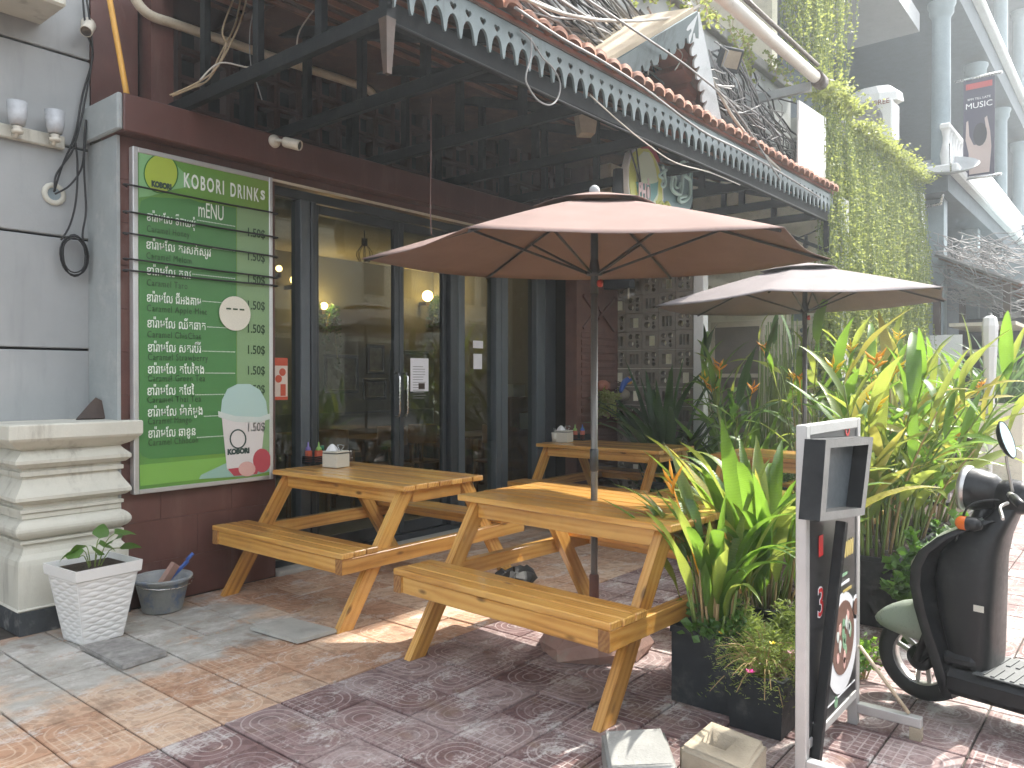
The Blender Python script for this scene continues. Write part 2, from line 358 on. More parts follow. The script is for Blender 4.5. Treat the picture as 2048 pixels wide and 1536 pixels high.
def tile_mat(name, cols, line, cement_amt, wear_amt, line_amt):
    nb = NB(name); g = nb.coords('Generated'); p = nb.pos(); rd = nb.rnd()
    sx = nb.n('SeparateXYZ'); nb.L(g, sx.inputs[0]); u, v = sx.outputs[0], sx.outputs[1]
    au = nb.M('ABSOLUTE', nb.M('SUBTRACT', u, .5)); dv = nb.M('SUBTRACT', v, .52)
    rr = nb.M('SQRT', nb.M('ADD', nb.M('POWER', au, 2), nb.M('POWER', dv, 2)))
    top = nb.M('GREATER_THAN', dv, 0.0)
    d = nb.M('ADD', nb.M('MULTIPLY', rr, top), nb.M('MULTIPLY', au, nb.M('SUBTRACT', 1, top)))      # arch distance
    def near(x, c, wd): return nb.M('LESS_THAN', nb.M('ABSOLUTE', nb.M('SUBTRACT', x, c)), wd)
    ln = nb.M('MAXIMUM', near(d, .165, .013), near(d, .30, .013)); ln = nb.M('MAXIMUM', ln, near(d, .43, .013))
    low = nb.M('SUBTRACT', 1, top); inside = nb.M('LESS_THAN', au, .43)
    ho = nb.M('MAXIMUM', near(v, .08, .011), near(v, .215, .011)); ho = nb.M('MAXIMUM', ho, near(v, .35, .011))
    mid = nb.M('MULTIPLY', near(u, .5, .012), nb.M('LESS_THAN', v, .36))
    ho = nb.M('MULTIPLY', nb.M('MAXIMUM', nb.M('MULTIPLY', ho, inside), mid), low)
    ln = nb.M('MAXIMUM', ln, ho)
    ring = near(rr, .165, .013); core = nb.M('LESS_THAN', rr, .165)
    ln = nb.M('MAXIMUM', nb.M('MULTIPLY', ln, nb.M('SUBTRACT', 1, core)), ring)
    big = nb.noise(p, 3.1, 5, .62); med = nb.noise(p, 11, 5, .65); fin = nb.noise(p, 60, 3, .6)
    f = nb.M('ADD', nb.M('MULTIPLY', rd, .45), nb.M('ADD', nb.M('MULTIPLY', big, .35), nb.M('MULTIPLY', med, .35)))
    c = nb.ramp(f, [(.25, cols[0]), (.55, cols[1]), (.85, cols[2])])
    vo = nb.n('TexVoronoi'); nb.L(nb.map(g, (7, 7, 0)), vo.inputs['Vector']); vo.inputs['Scale'].default_value = 1
    cell = nb.n('SeparateColor'); nb.L(vo.outputs['Color'], cell.inputs[0])
    c = nb.mix(nb.M('MULTIPLY', nb.M('GREATER_THAN', cell.outputs[0], .72), .35), c, tuple(x * .55 for x in cols[0]), 'MIX')
    wear = nb.M('MULTIPLY', nb.step(nb.M('ADD', nb.M('MULTIPLY', nb.noise(p, 1.7, 4, .6), .7), nb.M('MULTIPLY', med, .4)), .5, .68), wear_amt)
    c = nb.mix(nb.M('MULTIPLY', nb.M('MULTIPLY', ln, nb.M('SUBTRACT', 1, nb.M('MULTIPLY', wear, .95))), nb.M('ADD', .2, nb.M('MULTIPLY', med, .75 * line_amt))), c, line)
    dust = nb.step(nb.M('ADD', nb.M('MULTIPLY', nb.noise(p, 2.3, 6, .7), .75), nb.M('MULTIPLY', fin, .25)), .46, .66)
    c = nb.mix(nb.M('MULTIPLY', dust, .5), c, line)
    drk = nb.step(nb.M('ADD', nb.M('MULTIPLY', nb.noise(p, 4.5, 6, .7), .7), nb.M('MULTIPLY', med, .3)), .52, .68)
    c = nb.mix(nb.M('MULTIPLY', drk, .35), c, tuple(x * .45 for x in cols[0]))
    # cement smeared over the tiles by the wall
    sp = nb.n('SeparateXYZ'); nb.L(p, sp.inputs[0])
    ex = nb.M('SUBTRACT', nb.M('ABSOLUTE', nb.M('SUBTRACT', sp.outputs[0], 2.05)), .78); ey = nb.M('SUBTRACT', nb.M('ABSOLUTE', nb.M('SUBTRACT', sp.outputs[1], 4.45)), .55)
    e = nb.M('ADD', nb.M('MAXIMUM', ex, ey), nb.M('MULTIPLY', nb.M('SUBTRACT', nb.noise(p, 2.6, 5, .6), .5), 1.1))
    cem = nb.M('MULTIPLY', nb.M('SUBTRACT', 1, nb.step(e, -.12, .12)), cement_amt)
    cc = nb.ramp(nb.M('ADD', nb.M('MULTIPLY', med, .6), nb.M('MULTIPLY', big, .4)), [(.3, (.24, .235, .215)), (.5, (.37, .36, .325)), (.7, (.52, .515, .49))])
    cem = nb.M('MULTIPLY', cem, nb.step(nb.M('ADD', nb.M('MULTIPLY', nb.noise(p, 5.5, 6, .7), .8), nb.M('MULTIPLY', fin, .2)), .30, .46))
    c = nb.mix(cem, c, cc)
    stain = nb.step(nb.M('ADD', nb.M('MULTIPLY', nb.noise(nb.map(p, (1, 1.7, 1)), 3.6, 6, .72), .8), nb.M('MULTIPLY', fin, .2)), .515, .63)
    c = nb.mix(nb.M('MULTIPLY', stain, .60), c, (.62, .60, .57))
    rust = nb.step(nb.noise(nb.map(p, (1.6, .9, 1)), 2.9, 6, .7), .54, .68)
    c = nb.mix(nb.M('MULTIPLY', rust, .55), c, (.20, .13, .09))
    nb.set(**{'Base Color': c, 'Roughness': nb.M('ADD', .62, nb.M('MULTIPLY', med, .3)), 'Specular IOR Level': .35})
    h = nb.M('SUBTRACT', nb.M('ADD', nb.M('MULTIPLY', med, .5), nb.M('MULTIPLY', fin, .25)), nb.M('MULTIPLY', nb.M('MULTIPLY', ln, nb.M('SUBTRACT', 1, cem)), .9))
    nb.bump(h, .5, .004); MATS[name] = nb.m
tile_mat('tile_orange', ((.35, .185, .11), (.46, .285, .185), (.56, .43, .32)), (.62, .50, .38), .95, .9, .85)
tile_mat('tile_purple', ((.115, .062, .062), (.19, .115, .11), (.31, .235, .225)), (.48, .42, .40), 0.0, .7, 1.0)

paint('joint_dirt', (.07, .06, .05), .95, .4, .5, scale=12)
# ---------------------------------------------------------------- ground
struct('ground', MB().box((-120, -120, -.5), (240, 120, -.06)), 'asphalt')
pav = struct('pavement', MB().box((-12, -2.2, -.3), (60, 5.6, -.012)), 'joint_dirt')
struct('kerb', MB().box((-12, -2.4, -.3), (60, -2.205, .004), ch=.02), 'cement')
TX, TY, TS = 1.535, 3.10, .2835
tmesh = {}
for nm in ('tile_orange', 'tile_purple'):
    me = MB().box((-.5 * TS + .0042, -.5 * TS + .0042, -.018), (.5 * TS - .0042, .5 * TS - .0042, 0), ch=.003).mesh('tile'); me.materials.append(MATS[nm]); tmesh[nm] = me
cells = []
for i in range(-9, 40):
    for j in range(-14, 7):
        x, y = TX + (i + .5) * TS, TY + (j + .5) * TS
        if x < 2.28 and y > 5.0: continue
        if y > 5.05: continue
        q = proj((x, y, 0)); vis = q[2] > .3 and -60 < q[0] < 2110 and 755 < q[1] < 1600
        cells.append((not vis, q[2] if q[2] > 0 else 99, i, j, x, y))
cells.sort()
rng = random.Random(3)
rest = {'tile_orange': MB(), 'tile_purple': MB()}
for k, (nv, dep, i, j, x, y) in enumerate(cells):
    nm = 'tile_orange' if j >= 0 else 'tile_purple'
    rz = math.pi * ((i + j) % 2) + rng.choice((0, 0, 0, math.pi / 2))
    tx, ty, dz = rng.gauss(0, .0035), rng.gauss(0, .0035), rng.uniform(-.003, .002)
    if k < 300 and not nv:
        o = obj('tile', tmesh[nm], None, pav, (x, y, dz), (tx, ty, rz))
    else:
        rest[nm].box((-.5 * TS + .003, -.5 * TS + .003, -.018), (.5 * TS - .003, .5 * TS - .003, 0), Matrix.Translation((x, y, dz)) @ Euler((tx, ty, rz)).to_matrix().to_4x4())
for nm in rest:
    if rest[nm].f: o = obj('far_tiles', rest[nm], nm, pav); o['kind'] = 'stuff'
# loose concrete lids lying on the pavement
def lid(pts, m, label):
    c = sum((Vector(p) for p in pts), Vector()) / 4
    mb = MB(); vs = [Vector(p) - c for p in pts]; n = 4
    lo = [v * 1.0 + Vector((0, 0, .004)) for v in vs]; hi = [v * .985 + Vector((0, 0, .024)) for v in vs]
    mb.add(lo + hi, [(3, 2, 1, 0), (4, 5, 6, 7)] + [(i, (i + 1) % 4, (i + 1) % 4 + 4, i + 4) for i in range(4)])
    return tag(obj('concrete_slab', mb, m, loc=(c.x, c.y, 0.002)), label, 'slab')
lid([onZ(160, 1299), onZ(245, 1342), onZ(335, 1313), onZ(250, 1282)], 'cement_dark', 'rough dark grey square slab lying in front of the white ribbed planter')
lid([onZ(500, 1262), onZ(595, 1290), onZ(674, 1267), onZ(582, 1243)], 'cement', 'smooth pale grey square slab lying beside the left picnic table')

# ---------------------------------------------------------------- neighbour wall on the left
nw = thing('neighbour_wall', 'grey rendered wall with horizontal grooves left of the brown shop front', 'wall', (0, 5.51, 0))
gz = [0, .95, 1.685, 2.42, 3.02, 3.62, 6.2]
for a, b in zip(gz, gz[1:]): wpart('render_panel', MB().box((-4, 5.515, a + .008), (2.28, 5.9, b - .008), ch=.006), 'grey_render', nw)
wpart('backing', MB().box((-4, 5.56, 0), (2.275, 5.88, 6.19)), 'cable_black', nw)
wpart('ledge', MB().box((-4, 5.12, 3.755), (1.985, 5.515, 3.95), ch=.015), 'cream_plinth', nw)
# moulded plinth
pl = thing('wall_plinth', 'cream moulded column plinth with stacked mouldings beside the brown wall', 'plinth', (1.95, 5.25, 0))
def mould(prof, x0, x1, y0, y1, m, name):
    mb = MB(); vs = []; n = len(prof)
    for d, z in prof:
        vs += [(x0 - d, y1, z), (x0 - d, y0 - d, z), (x1 + d, y0 - d, z), (x1 + d, y1, z)]
    fs = []
    for i in range(n - 1):
        for k in range(3): fs.append((i * 4 + k, i * 4 + k + 1, (i + 1) * 4 + k + 1, (i + 1) * 4 + k))
    fs.append(((n - 1) * 4, (n - 1) * 4 + 1, (n - 1) * 4 + 2, (n - 1) * 4 + 3)); mb.add(vs, fs)
    return wpart(name, mb, m, pl)
PX0, PX1, PY0 = 1.70, 2.29, 5.07
mould([(0.028, 0), (0.028, .135), (.0, .14)], PX0 + .01, PX1, PY0, 5.51, 'black_skirt', 'skirting')
mould([(.02, .135), (.03, .145), (.02, .155), (0.02, .155), (.02, .40), (.015, .43), (-.01, .46), (-.02, .49), (-.02, .52)], PX0, PX1, PY0, 5.51, 'cream_plinth', 'base_block')
def torus(z0, z1, d): return [(-.02, z0)] + [(-.02 + d * math.sin(math.pi * min(1, t * 1.0)) ** .7, z0 + (z1 - z0) * t) for t in (.1, .2, .32, .45, .58, .7, .82, .92)] + [(-.02, z1)]
mould([(-.02, .52), (.0, .525), (.0, .54), (-.02, .545)] + torus(.545, .665, .055) + [(-.012, .67), (-.012, .70)], PX0, PX1, PY0, 5.51, 'cream_plinth', 'lower_moulding')
mould([(-.02, .70), (.0, .705), (.0, .725), (-.02, .73), (-.02, .75), (.01, .76), (.035, .78), (.035, .80), (.0, .86), (-.02, .90), (-.02, .915)], PX0, PX1, PY0, 5.51, 'cream_plinth', 'middle_moulding')
mould([(-.02, .915), (.0, .92), (.0, .945), (-.015, .95), (-.015, .965), (.01, .97), (.035, .995), (.035, 1.015), (.0, 1.05), (-.015, 1.07)], PX0, PX1, PY0, 5.51, 'cream_plinth', 'upper_moulding')
mould([(-.015, 1.07), (.03, 1.09), (.075, 1.13), (.085, 1.145), (.085, 1.22), (.08, 1.228)], PX0, PX1, PY0, 5.51, 'cream_plinth', 'capping')

# ---------------------------------------------------------------- cafe building
cb = thing('cafe_building', 'dark brown cafe shop front with glass doors and lattice above', 'building', (2.28, 5.1, 0))
wpart('wall_core', MB().box((2.285, 5.112, 0), (3.43, 5.5, 3.06)), 'cable_black', cb)
wpart('side_wall', MB().box((2.262, 5.09, 0), (2.284, 5.51, 3.045)), 'grey_return', cb)
rows = 11; rh = 3.05 / rows
for r_ in range(rows):
    xs = [2.286] + [x for x in (2.286 + .26 * (r_ % 2) + .26 + .52 * k for k in range(3)) if x < 3.40] + [3.428]
    for a, b in zip(xs, xs[1:]):
        wpart('wall_tile', MB().box((a + .0008, 5.10 + rng.uniform(-.0006, .0006), r_ * rh + .0008), (b - .0008, 5.118, (r_ + 1) * rh - .0008), ch=.0015), 'brown_wall', cb)
bm_ = wpart('beam', MB().box((2.262, 4.985, 3.052), (8.0, 5.32, 3.29), ch=.008), 'brown_beam', cb)
wpart('beam_end', MB().box((2.225, 4.99, 3.055), (2.2605, 5.51, 3.287), ch=.01), 'grey_return', cb)
wpart('lintel', MB().box((3.432, 5.105, 2.99), (8.0, 5.30, 3.05)), 'brown_beam', cb)
wpart('door_head_strip', MB().box((3.40, 5.085, 2.972), (7.8, 5.104, 2.99)), 'cream_strip', cb)
wpart('threshold', MB().box((3.43, 5.06, -.006), (7.85, 5.35, .035), ch=.008), 'cement', cb)
wpart('head_frame', MB().box((3.43, 5.18, 2.90), (7.8, 5.27, 2.972), ch=.004), 'frame_dark', cb)
wpart('sill_frame', MB().box((3.43, 5.18, .036), (7.8, 5.27, .09), ch=.004), 'frame_dark', cb)
for a, b, m_ in ((3.432, 3.47, 'frame_dark'), (3.70, 3.79, 'frame_grey'), (3.80, 3.85, 'frame_dark'), (5.40, 5.50, 'frame_dark'), (5.505, 5.60, 'frame_grey'), (6.07, 6.15, 'frame_grey'), (6.155, 6.26, 'frame_grey'),
                 (6.75, 6.90, 'frame_grey'), (6.905, 7.10, 'frame_dark'), (7.60, 7.80, 'frame_dark')):
    wpart('door_post', MB().box((a, 5.155, .091), (b, 5.285, 2.899), ch=.006), m_, cb)
def door(x0, x1, hx, lab, yaw=0):
    d = wpart('door', MB().box((x0, 5.205, .095), (x0 + .055, 5.255, 2.895), ch=.004).box((x1 - .055, 5.205, .095), (x1, 5.255, 2.895), ch=.004).box((x0 + .056, 5.206, .095), (x1 - .056, 5.254, .20), ch=.004).box((x0 + .056, 5.206, 2.82), (x1 - .056, 5.254, 2.895), ch=.004), 'frame_dark', cb)
    d['label'] = lab
    obj('pane', MB().box((x0 + .056, 5.226, .201), (x1 - .056, 5.232, 2.819)), 'glass', d)
    obj('handle', MB().tube([(hx, 5.205, 1.15), (hx, 5.16, 1.155), (hx, 5.145, 1.19), (hx, 5.145, 1.50), (hx, 5.16, 1.535), (hx, 5.205, 1.54)], .010, 10), 'steel', d)
door(3.855, 4.78, 4.735, 'left glass door leaf')
door(4.785, 5.395, 4.83, 'right glass door leaf')
for a, b, m_ in ((3.47, 3.70, 'glass'), (5.60, 6.07, 'glass'), (6.26, 6.75, 'glass'), (7.10, 7.60, 'glass_dark')):
    wpart('window_pane', MB().box((a, 5.226, .091), (b, 5.232, 2.899)), m_, cb)
# room behind the glass
wpart('interior_floor', MB().box((2.4, 5.36, -.004), (9.3, 9.2, .012)), 'interior_floor', cb)
wpart('interior_ceiling', MB().box((2.4, 5.30, 3.20), (9.3, 9.2, 3.3)), 'interior_ceiling', cb)
wpart('back_wall', MB().box((2.4, 9.0, 1.0), (9.3, 9.15, 3.2)), 'interior_wall', cb)
wpart('wainscot', MB().box((2.4, 8.985, .012), (9.0, 9.15, .998)), 'interior_low', cb)
wpart('inner_side_wall', MB().box((9.0, 5.36, .012), (9.15, 8.984, 3.2)), 'interior_wall', cb)
wpart('inner_left_wall', MB().box((2.3, 5.51, .012), (2.4, 9.0, 3.2)), 'interior_wall', cb)
wpart('ceiling_beam', MB().box((3.4, 5.9, 2.98), (8.9, 6.1, 3.198), ch=.01), 'interior_ceiling', cb)
# wall above the beam with open brick lattice
wpart('upper_wall', MB().box((2.286, 5.515, 3.292), (2.60, 5.75, 4.6)), 'brown_wall', cb)
wpart('corner_column', MB().box((2.64, 5.40, 3.292), (2.80, 5.58, 4.5)), 'brown_wall', cb)
wpart('void_wall', MB().box((2.6, 6.25, 3.292), (9.2, 6.3, 4.7)), 'dark_void', cb)  # near-black sheet painted in for the shade behind the open lattice
brick = MB(); P = .212; t = .030
brick.box((-P / 2 + .002, -.05, -P / 2 + .002), (P / 2 - .002, .05, -P / 2 + t)).box((-P / 2 + .002, -.05, P / 2 - t), (P / 2 - .002, .05, P / 2 - .002))
brick.box((-P / 2 + .002, -.0495, -P / 2 + t), (-P / 2 + t, .0495, P / 2 - t)).box((P / 2 - t, -.0495, -P / 2 + t), (P / 2 - .002, .0495, P / 2 - t))
bme = brick.mesh('brick'); bme.materials.append(MATS['lattice_brown'])
for i in range(25):
    for j in range(4):
        o = obj('lattice_brick', bme, None, cb, (2.92 + P * (i + .5), 5.62 + rng.uniform(-.004, .004), 3.295 + P * (j + .5)), world=True)
wpart('lattice_head', MB().box((2.82, 5.55, 4.15), (8.3, 5.70, 4.6)), 'lattice_brown', cb)
for x in (3.4, 4.45, 5.5, 6.55, 7.6): wpart('lattice_post', MB().box((x, 5.45, 3.292), (x + .08, 5.53, 4.45)), 'truss_black', cb)
wpart('terrace_end_wall', MB().box((8.101, 5.06, 0), (9.6, 5.3, 4.6)), 'cream_wall', cb)
wpart('terrace_end_return', MB().box((8.02, 5.32, 3.0), (8.1, 5.6, 4.6)), 'brown_wall', cb)
# brown carved wall panel and perforated screen at the far end of the terrace
cw = wpart('carved_wall', MB().box((7.14, 4.90, 0), (8.0, 5.05, 3.05)), 'carved_brown', cb)
for k in range(26): 
    z = .25 + k * .085
    if not 2.0 < z < 2.4: obj('groove_bar', MB().box((7.22, 4.885, z), (7.93, 4.8995, z + .06), ch=.006), 'carved_brown', cw)
obj('carved_trim', MB().beam((7.25, 4.885, 2.05), (7.56, 4.885, 2.30), .02, .03).beam((7.56, 4.885, 2.30), (7.90, 4.885, 2.05), .02, .03).beam((7.25, 4.885, 2.42), (7.56, 4.885, 2.18), .02, .03).beam((7.56, 4.8852, 2.18), (7.90, 4.885, 2.42), .02, .03), 'brown_wall', cw)
sw = thing('screen_wall', 'grey perforated breeze block screen with round and square holes', 'screen', (8.05, 4.4, 0))
SP = .215
def holed(kind):
    h = SP / 2 - .003; out = [(-h, -h), (h, -h), (h, h), (-h, h)]; hol = []
    if kind == 0:
        for cx, cy, r in ((-.042, -.032, .038), (-.045, .05, .030), (.045, .052, .033), (.042, -.012, .018), (.045, -.06, .024)): hol.append([(cx + r * math.cos(a * math.pi / 8), cy + r * math.sin(a * math.pi / 8)) for a in range(16)][::-1])
    elif kind == 1: hol.append([(-.06, -.06), (-.06, .06), (.06, .06), (.06, -.06)])
    else:
        for k in range(3): x = -.06 + k * .044; hol.append([(x, -.06), (x, .06), (x + .032, .06), (x + .032, -.06)])
    me = curve_mesh([out] + hol, .045); me.materials.append(MATS['screen_grey']); return me
hm = [holed(0), holed(1), holed(2)]
SROT = (R(90), 0, R(-90))
for i in range(6):
    for j in range(14):
        kd = 0 if (i + j) % 2 else (1 if (i // 2 + j // 2) % 2 else 2)
        obj('screen_block', hm[kd], None, sw, (8.05, 3.93 + SP * (i + .5) - .0, .10 + SP * (j + .5)), SROT, world=True)
wpart('end_post', MB().box((8.0, 3.80, 0), (8.12, 3.925, 3.3), ch=.008), 'white_trim', sw)
wpart('sill', MB().box((8.0, 3.93, 0), (8.10, 5.05, .097)), 'screen_grey', sw)
# ---------------------------------------------------------------- awning over the terrace
AW = (2.65, 2.94, 0); AR = R(-1.1); AL = 6.55
aw = thing('tiled_awning', 'terracotta tiled awning with teal lace fascia and black steel trusses', 'awning', AW, AR)
SL = .302; SA = math.atan(SL)
def roofz(y): return 3.60 + SL * y
n = int(AL / .119); pit = AL / n; outl = [(0, 3.625)]; hol = []
outl += [(0, 3.345)]
for k in range(n):
    x0 = k * pit; c = x0 + pit / 2
    outl += [(x0 + .006, 3.347), (x0 + .012, 3.37)]
    for t in (0, .12, .28, .45, .65, .85, 1.0): outl.append((c - .046 + .046 * t ** 1.6 * 1.0, 3.375 + .085 * math.sin(t * math.pi / 2)))
    for t in (.85, .65, .45, .28, .12, 0): outl.append((c + .046 - .046 * t ** 1.6, 3.375 + .085 * math.sin(t * math.pi / 2)))
    outl += [(x0 + pit - .012, 3.37), (x0 + pit - .006, 3.347)]
    h = []
    for a in range(12):
        tt = 2 * math.pi * a / 12; h.append((c + .0016 * 16 * math.sin(tt) ** 3, 3.502 + .0016 * (13 * math.cos(tt) - 5 * math.cos(2 * tt) - 2 * math.cos(3 * tt) - math.cos(4 * tt))))
    hol.append(h)
outl += [(AL, 3.345), (AL, 3.625)]
me = curve_mesh([outl] + hol, .008)
obj('fascia_board', me, 'teal_fascia', aw, (0, -.015, 0), FACE_STREET)
obj('edge_purlin', MB().box((0, .03, 3.29), (AL, .09, 3.40), ch=.004), 'truss_black', aw)
obj('cable_rail', MB().tube([(0, .02, 3.285), (2, .022, 3.27), (4.2, .02, 3.288), (AL, .02, 3.28)], .008, 6), 'cable_black', aw)
deck = MB(); deck.add([(0, -.03, roofz(-.03) - .02), (AL, -.03, roofz(-.03) - .02), (AL, 2.7, roofz(2.7) - .02), (0, 2.7, roofz(2.7) - .02), (0, -.03, roofz(-.03)), (AL, -.03, roofz(-.03)), (AL, 2.7, roofz(2.7)), (0, 2.7, roofz(2.7))],
    [(0, 3, 2, 1), (4, 5, 6, 7), (0, 1, 5, 4), (1, 2, 6, 5), (2, 3, 7, 6), (3, 0, 4, 7)])
obj('roof_deck', deck, 'roof_under', aw)
for k in range(22):
    y = .10 + k * .12; obj('roof_board', MB().beam((0.01, y, roofz(y) - .034), (AL - .01, y, roofz(y) - .034), .085, .022, (0, -SL, 1), .003), 'roof_board', aw)
for k in range(9):
    y = .16 + k * .30; obj('batten', MB().beam((0.0, y, roofz(y) - .062), (AL, y, roofz(y) - .062), .035, .03, (0, -SL, 1)), 'batten_wood', aw)
for i, x in enumerate((.03, .82, 1.78, 2.72, 3.66, 4.60, 5.55, 6.45)):
    tr = obj('truss', MB().beam((x, .092, 3.345), (x, 2.42, 3.36), .05, .085, ch=.004), 'truss_black', aw)
    obj('rafter', MB().beam((x + .001, .06, roofz(.06) - .13), (x + .001, 2.6, roofz(2.6) - .13), .05, .08, (0, -SL, 1), .004), 'truss_black', tr)
    for y in (.62, 1.25, 1.88): obj('strut', MB().box((x - .02, y - .03, 3.392), (x + .022, y + .03, roofz(y) - .16)), 'truss_black', tr)
obj('corner_post', MB().box((-.03, .0, 3.30), (.03, .06, 3.62)), 'truss_black', aw)
obj('drop_finial', MB().lathe([(.0, 3.02), (.022, 3.025), (.030, 3.12), (.040, 3.26), (.045, 3.299)], 4, Matrix.Translation((.0, .03, 0)) @ Matrix.Rotation(R(45), 4, 'Z'), False), 'dark_wood', aw)
obj('end_drop', MB().beam((AL - .05, .03, 3.28), (AL - .05, .03, 2.93), .05, .05).beam((AL - .08, .75, 3.32), (AL - .05, .06, 2.96), .035, .04), 'truss_black', aw)
# eave tiles: barrel tiles, one object each
tile = MB(); W = .150; vs = []; ns = 8; Lt = .34
for iy, (yy, lip) in enumerate(((0, .012), (.012, .020), (.03, .014), (Lt, .010))):
    for s_ in (0, 1):
        for k in range(ns + 1):
            a = math.pi * k / ns; r = W / 2 * (1.04 if s_ == 0 else .86); hgt = .052 + (lip if s_ == 0 else 0)
            vs.append((-r * math.cos(a), yy, (hgt if s_ == 0 else .044) * math.sin(a) ** .8 if 0 < k < ns else (0.0 if s_ == 0 else -.002)))
fs = []; row = 2 * (ns + 1)
for iy in range(3):
    for s_ in (0, 1):
        for k in range(ns):
            a = iy * row + s_ * (ns + 1) + k; fs.append((a, a + 1, a + 1 + row, a + row))
for k in range(ns): fs.append((k, ns + 1 + k, ns + 2 + k, k + 1))
tile.add(vs, fs, True); tme = tile.mesh('roof_tile'); tme.materials.append(MATS['terracotta'])
nt = int(AL / .152)
for r_ in range(3):
    for k in range(nt):
        y = -.085 + r_ * .26; x = .08 + k * .152
        obj('roof_tile', tme, None, aw, (x + rng.gauss(0, .003), y + rng.gauss(0, .008), roofz(y) + .022 + rng.gauss(0, .004)), (SA + rng.gauss(0, .02), rng.gauss(0, .03), rng.gauss(0, .03)))
rc = MB(); vs = []; fs = []; nxs = nt * 4
for j, y in enumerate((.66, 2.7)):
    for i in range(nxs + 1):
        x = .08 - .076 + i * .152 / 4; vs.append((x, y, roofz(y) + .024 + .05 * abs(math.sin(math.pi * i / 4))))
for i in range(nxs): fs.append((i, i + 1, i + nxs + 2, i + nxs + 1))
o = obj('upper_tiles', rc.add(vs, fs, True), 'terracotta', aw); o['kind'] = 'stuff'
obj('gutter_strip', MB().box((.0, -.03, 3.585), (AL, -.008, 3.612)), 'terracotta_red', aw)

# small gable standing on the awning, leaning out over the street
gb = thing('roof_gable', 'small leaning gable with teal lace barge boards on the tiled awning', 'gable', (5.5, 2.95, 3.6))
gl, ga, gr = Vector((4.60, 2.93, 3.64)), Vector((5.52, 2.70, 4.28)), Vector((6.40, 2.90, 3.66)); bk = Vector((0, 1.25, 0.0))
def slab(name, a, b, dy, th, m, nrm):
    a2, b2 = a + dy, b + dy
    a2.z += .46 if a.z < 4 else .04; b2.z += .46 if b.z < 4 else .04; nv = Vector(nrm) * th
    return wpart(name, MB().add([a, b, b2, a2, a + nv, b + nv, b2 + nv, a2 + nv], [(0, 1, 2, 3), (7, 6, 5, 4), (0, 4, 5, 1), (1, 5, 6, 2), (2, 6, 7, 3), (3, 7, 4, 0)]), m, gb)
slab('left_slope', gl, ga, bk, .05, 'pale_wood', (-.5, 0, .8)); slab('right_slope', ga, gr, bk, .05, 'terracotta', (.5, 0, .8))
def barge(a, b, m, side):
    L = (b - a).length; n_ = int(L / .105); p_ = L / n_; pts = [(0, .17), (0, .0)]
    for k in range(n_):
        x = k * p_; pts += [(x + .01, -.03), (x + .03, -.015), (x + .04, .03), (x + .06, .03), (x + .07, -.015), (x + p_ - .006, -.03)]
    pts += [(L, 0), (L, .17)]; me = curve_mesh([pts], .009)
    x = (b - a).normalized(); y = Vector((0, -.33, 1)); y = (y - x * y.dot(x)).normalized(); z = x.cross(y)
    o = wpart('barge_board', me, m, gb); o.matrix_basis = Matrix.Translation(a - y * .15 + z * .02 * side) @ Matrix((x, y, z)).transposed().to_4x4(); return o
barge(gl, ga, 'teal_fascia', 1); barge(ga, gr, 'white_fascia', 1)
for k in range(5):
    z = 3.68 + k * .11; wpart('siding_board', MB().box((4.8 + k * .12, 3.45, z), (5.62, 3.47, z + .10), ch=.003), 'batten_wood', gb)
for k in range(6):
    t_ = (k + .5) / 6; c = ga.lerp(gr, t_) + Vector((-.05, .32, -.04)); wpart('under_tile', MB().box((-.11, -.2, -.045), (.07, .25, .03), Matrix.Translation(c) @ Matrix.Rotation(R(18), 4, 'Y'), .006), 'terracotta_red', gb)

# ---------------------------------------------------------------- upper storey of the cafe: balcony edge, pipe, panel
ub = thing('balcony_parapet', 'pale grey balcony parapet above the tiled awning', 'parapet', (7.5, 3.4, 4.2))
wpart('parapet_wall', MB().box((3.2, 3.40, 4.16), (9.55, 3.62, 4.93)), 'grey_render', ub)
wpart('coping', MB().box((3.2, 3.33, 4.931), (9.57, 3.66, 5.04), ch=.01), 'concrete_pale', ub)
wpart('soffit_slab', MB().box((3.2, 3.41, 4.10), (9.55, 5.6, 4.158)), 'roof_under', ub)
us = thing('upper_storey', 'pale upper storeys of the cafe building rising above the balcony', 'building', (6, 5.8, 4.2))
wpart('wall', MB().box((2.3, 5.76, 4.62), (9.55, 12, 12)), 'grey_render', us); wpart('roof_slab', MB().box((2.3, 3.35, 7.4), (7.4, 5.759, 7.65)), 'grey_render', us); wpart('party_wall', MB().box((-8, 5.95, 6.25), (2.28, 12, 12)), 'grey_render', us)
pp = thing('gutter_pipe', 'thick cream pipe running along the balcony above the awning', 'pipe', (7.2, 2.7, 4.4))
pa, pb_ = onY(1330, -105, 2.72), onY(1640, 163, 2.72)
wpart('pipe', MB().tube([pa, pb_], .058, 14), 'pvc_white', pp)
wpart('pipe_socket', MB().tube([pb_ - Vector((.16, 0, 0)), pb_ + Vector((.05, 0, .0))], .078, 14), 'dark_wood', pp)
wpart('bracket_arm', MB().beam((pb_.x - .16, 2.76, pb_.z - .09), (pb_.x - .16, 3.42, pb_.z - .09), .06, .09), 'grey_return', pp)
wpart('upper_rail', MB().tube([pa + Vector((.3, .1, .28)), pb_ + Vector((.1, .06, .22))], .022, 8), 'dark_wood', pp)
wp = [onY(1598, 200, 2.86), onY(1597, 347, 2.86), onY(1652, 388, 2.86), onY(1652, 236, 2.86)]
bn = thing('blank_panel', 'blank white sheet panel hanging at the end of the awning', 'panel', (8.7, 2.86, 3.6))
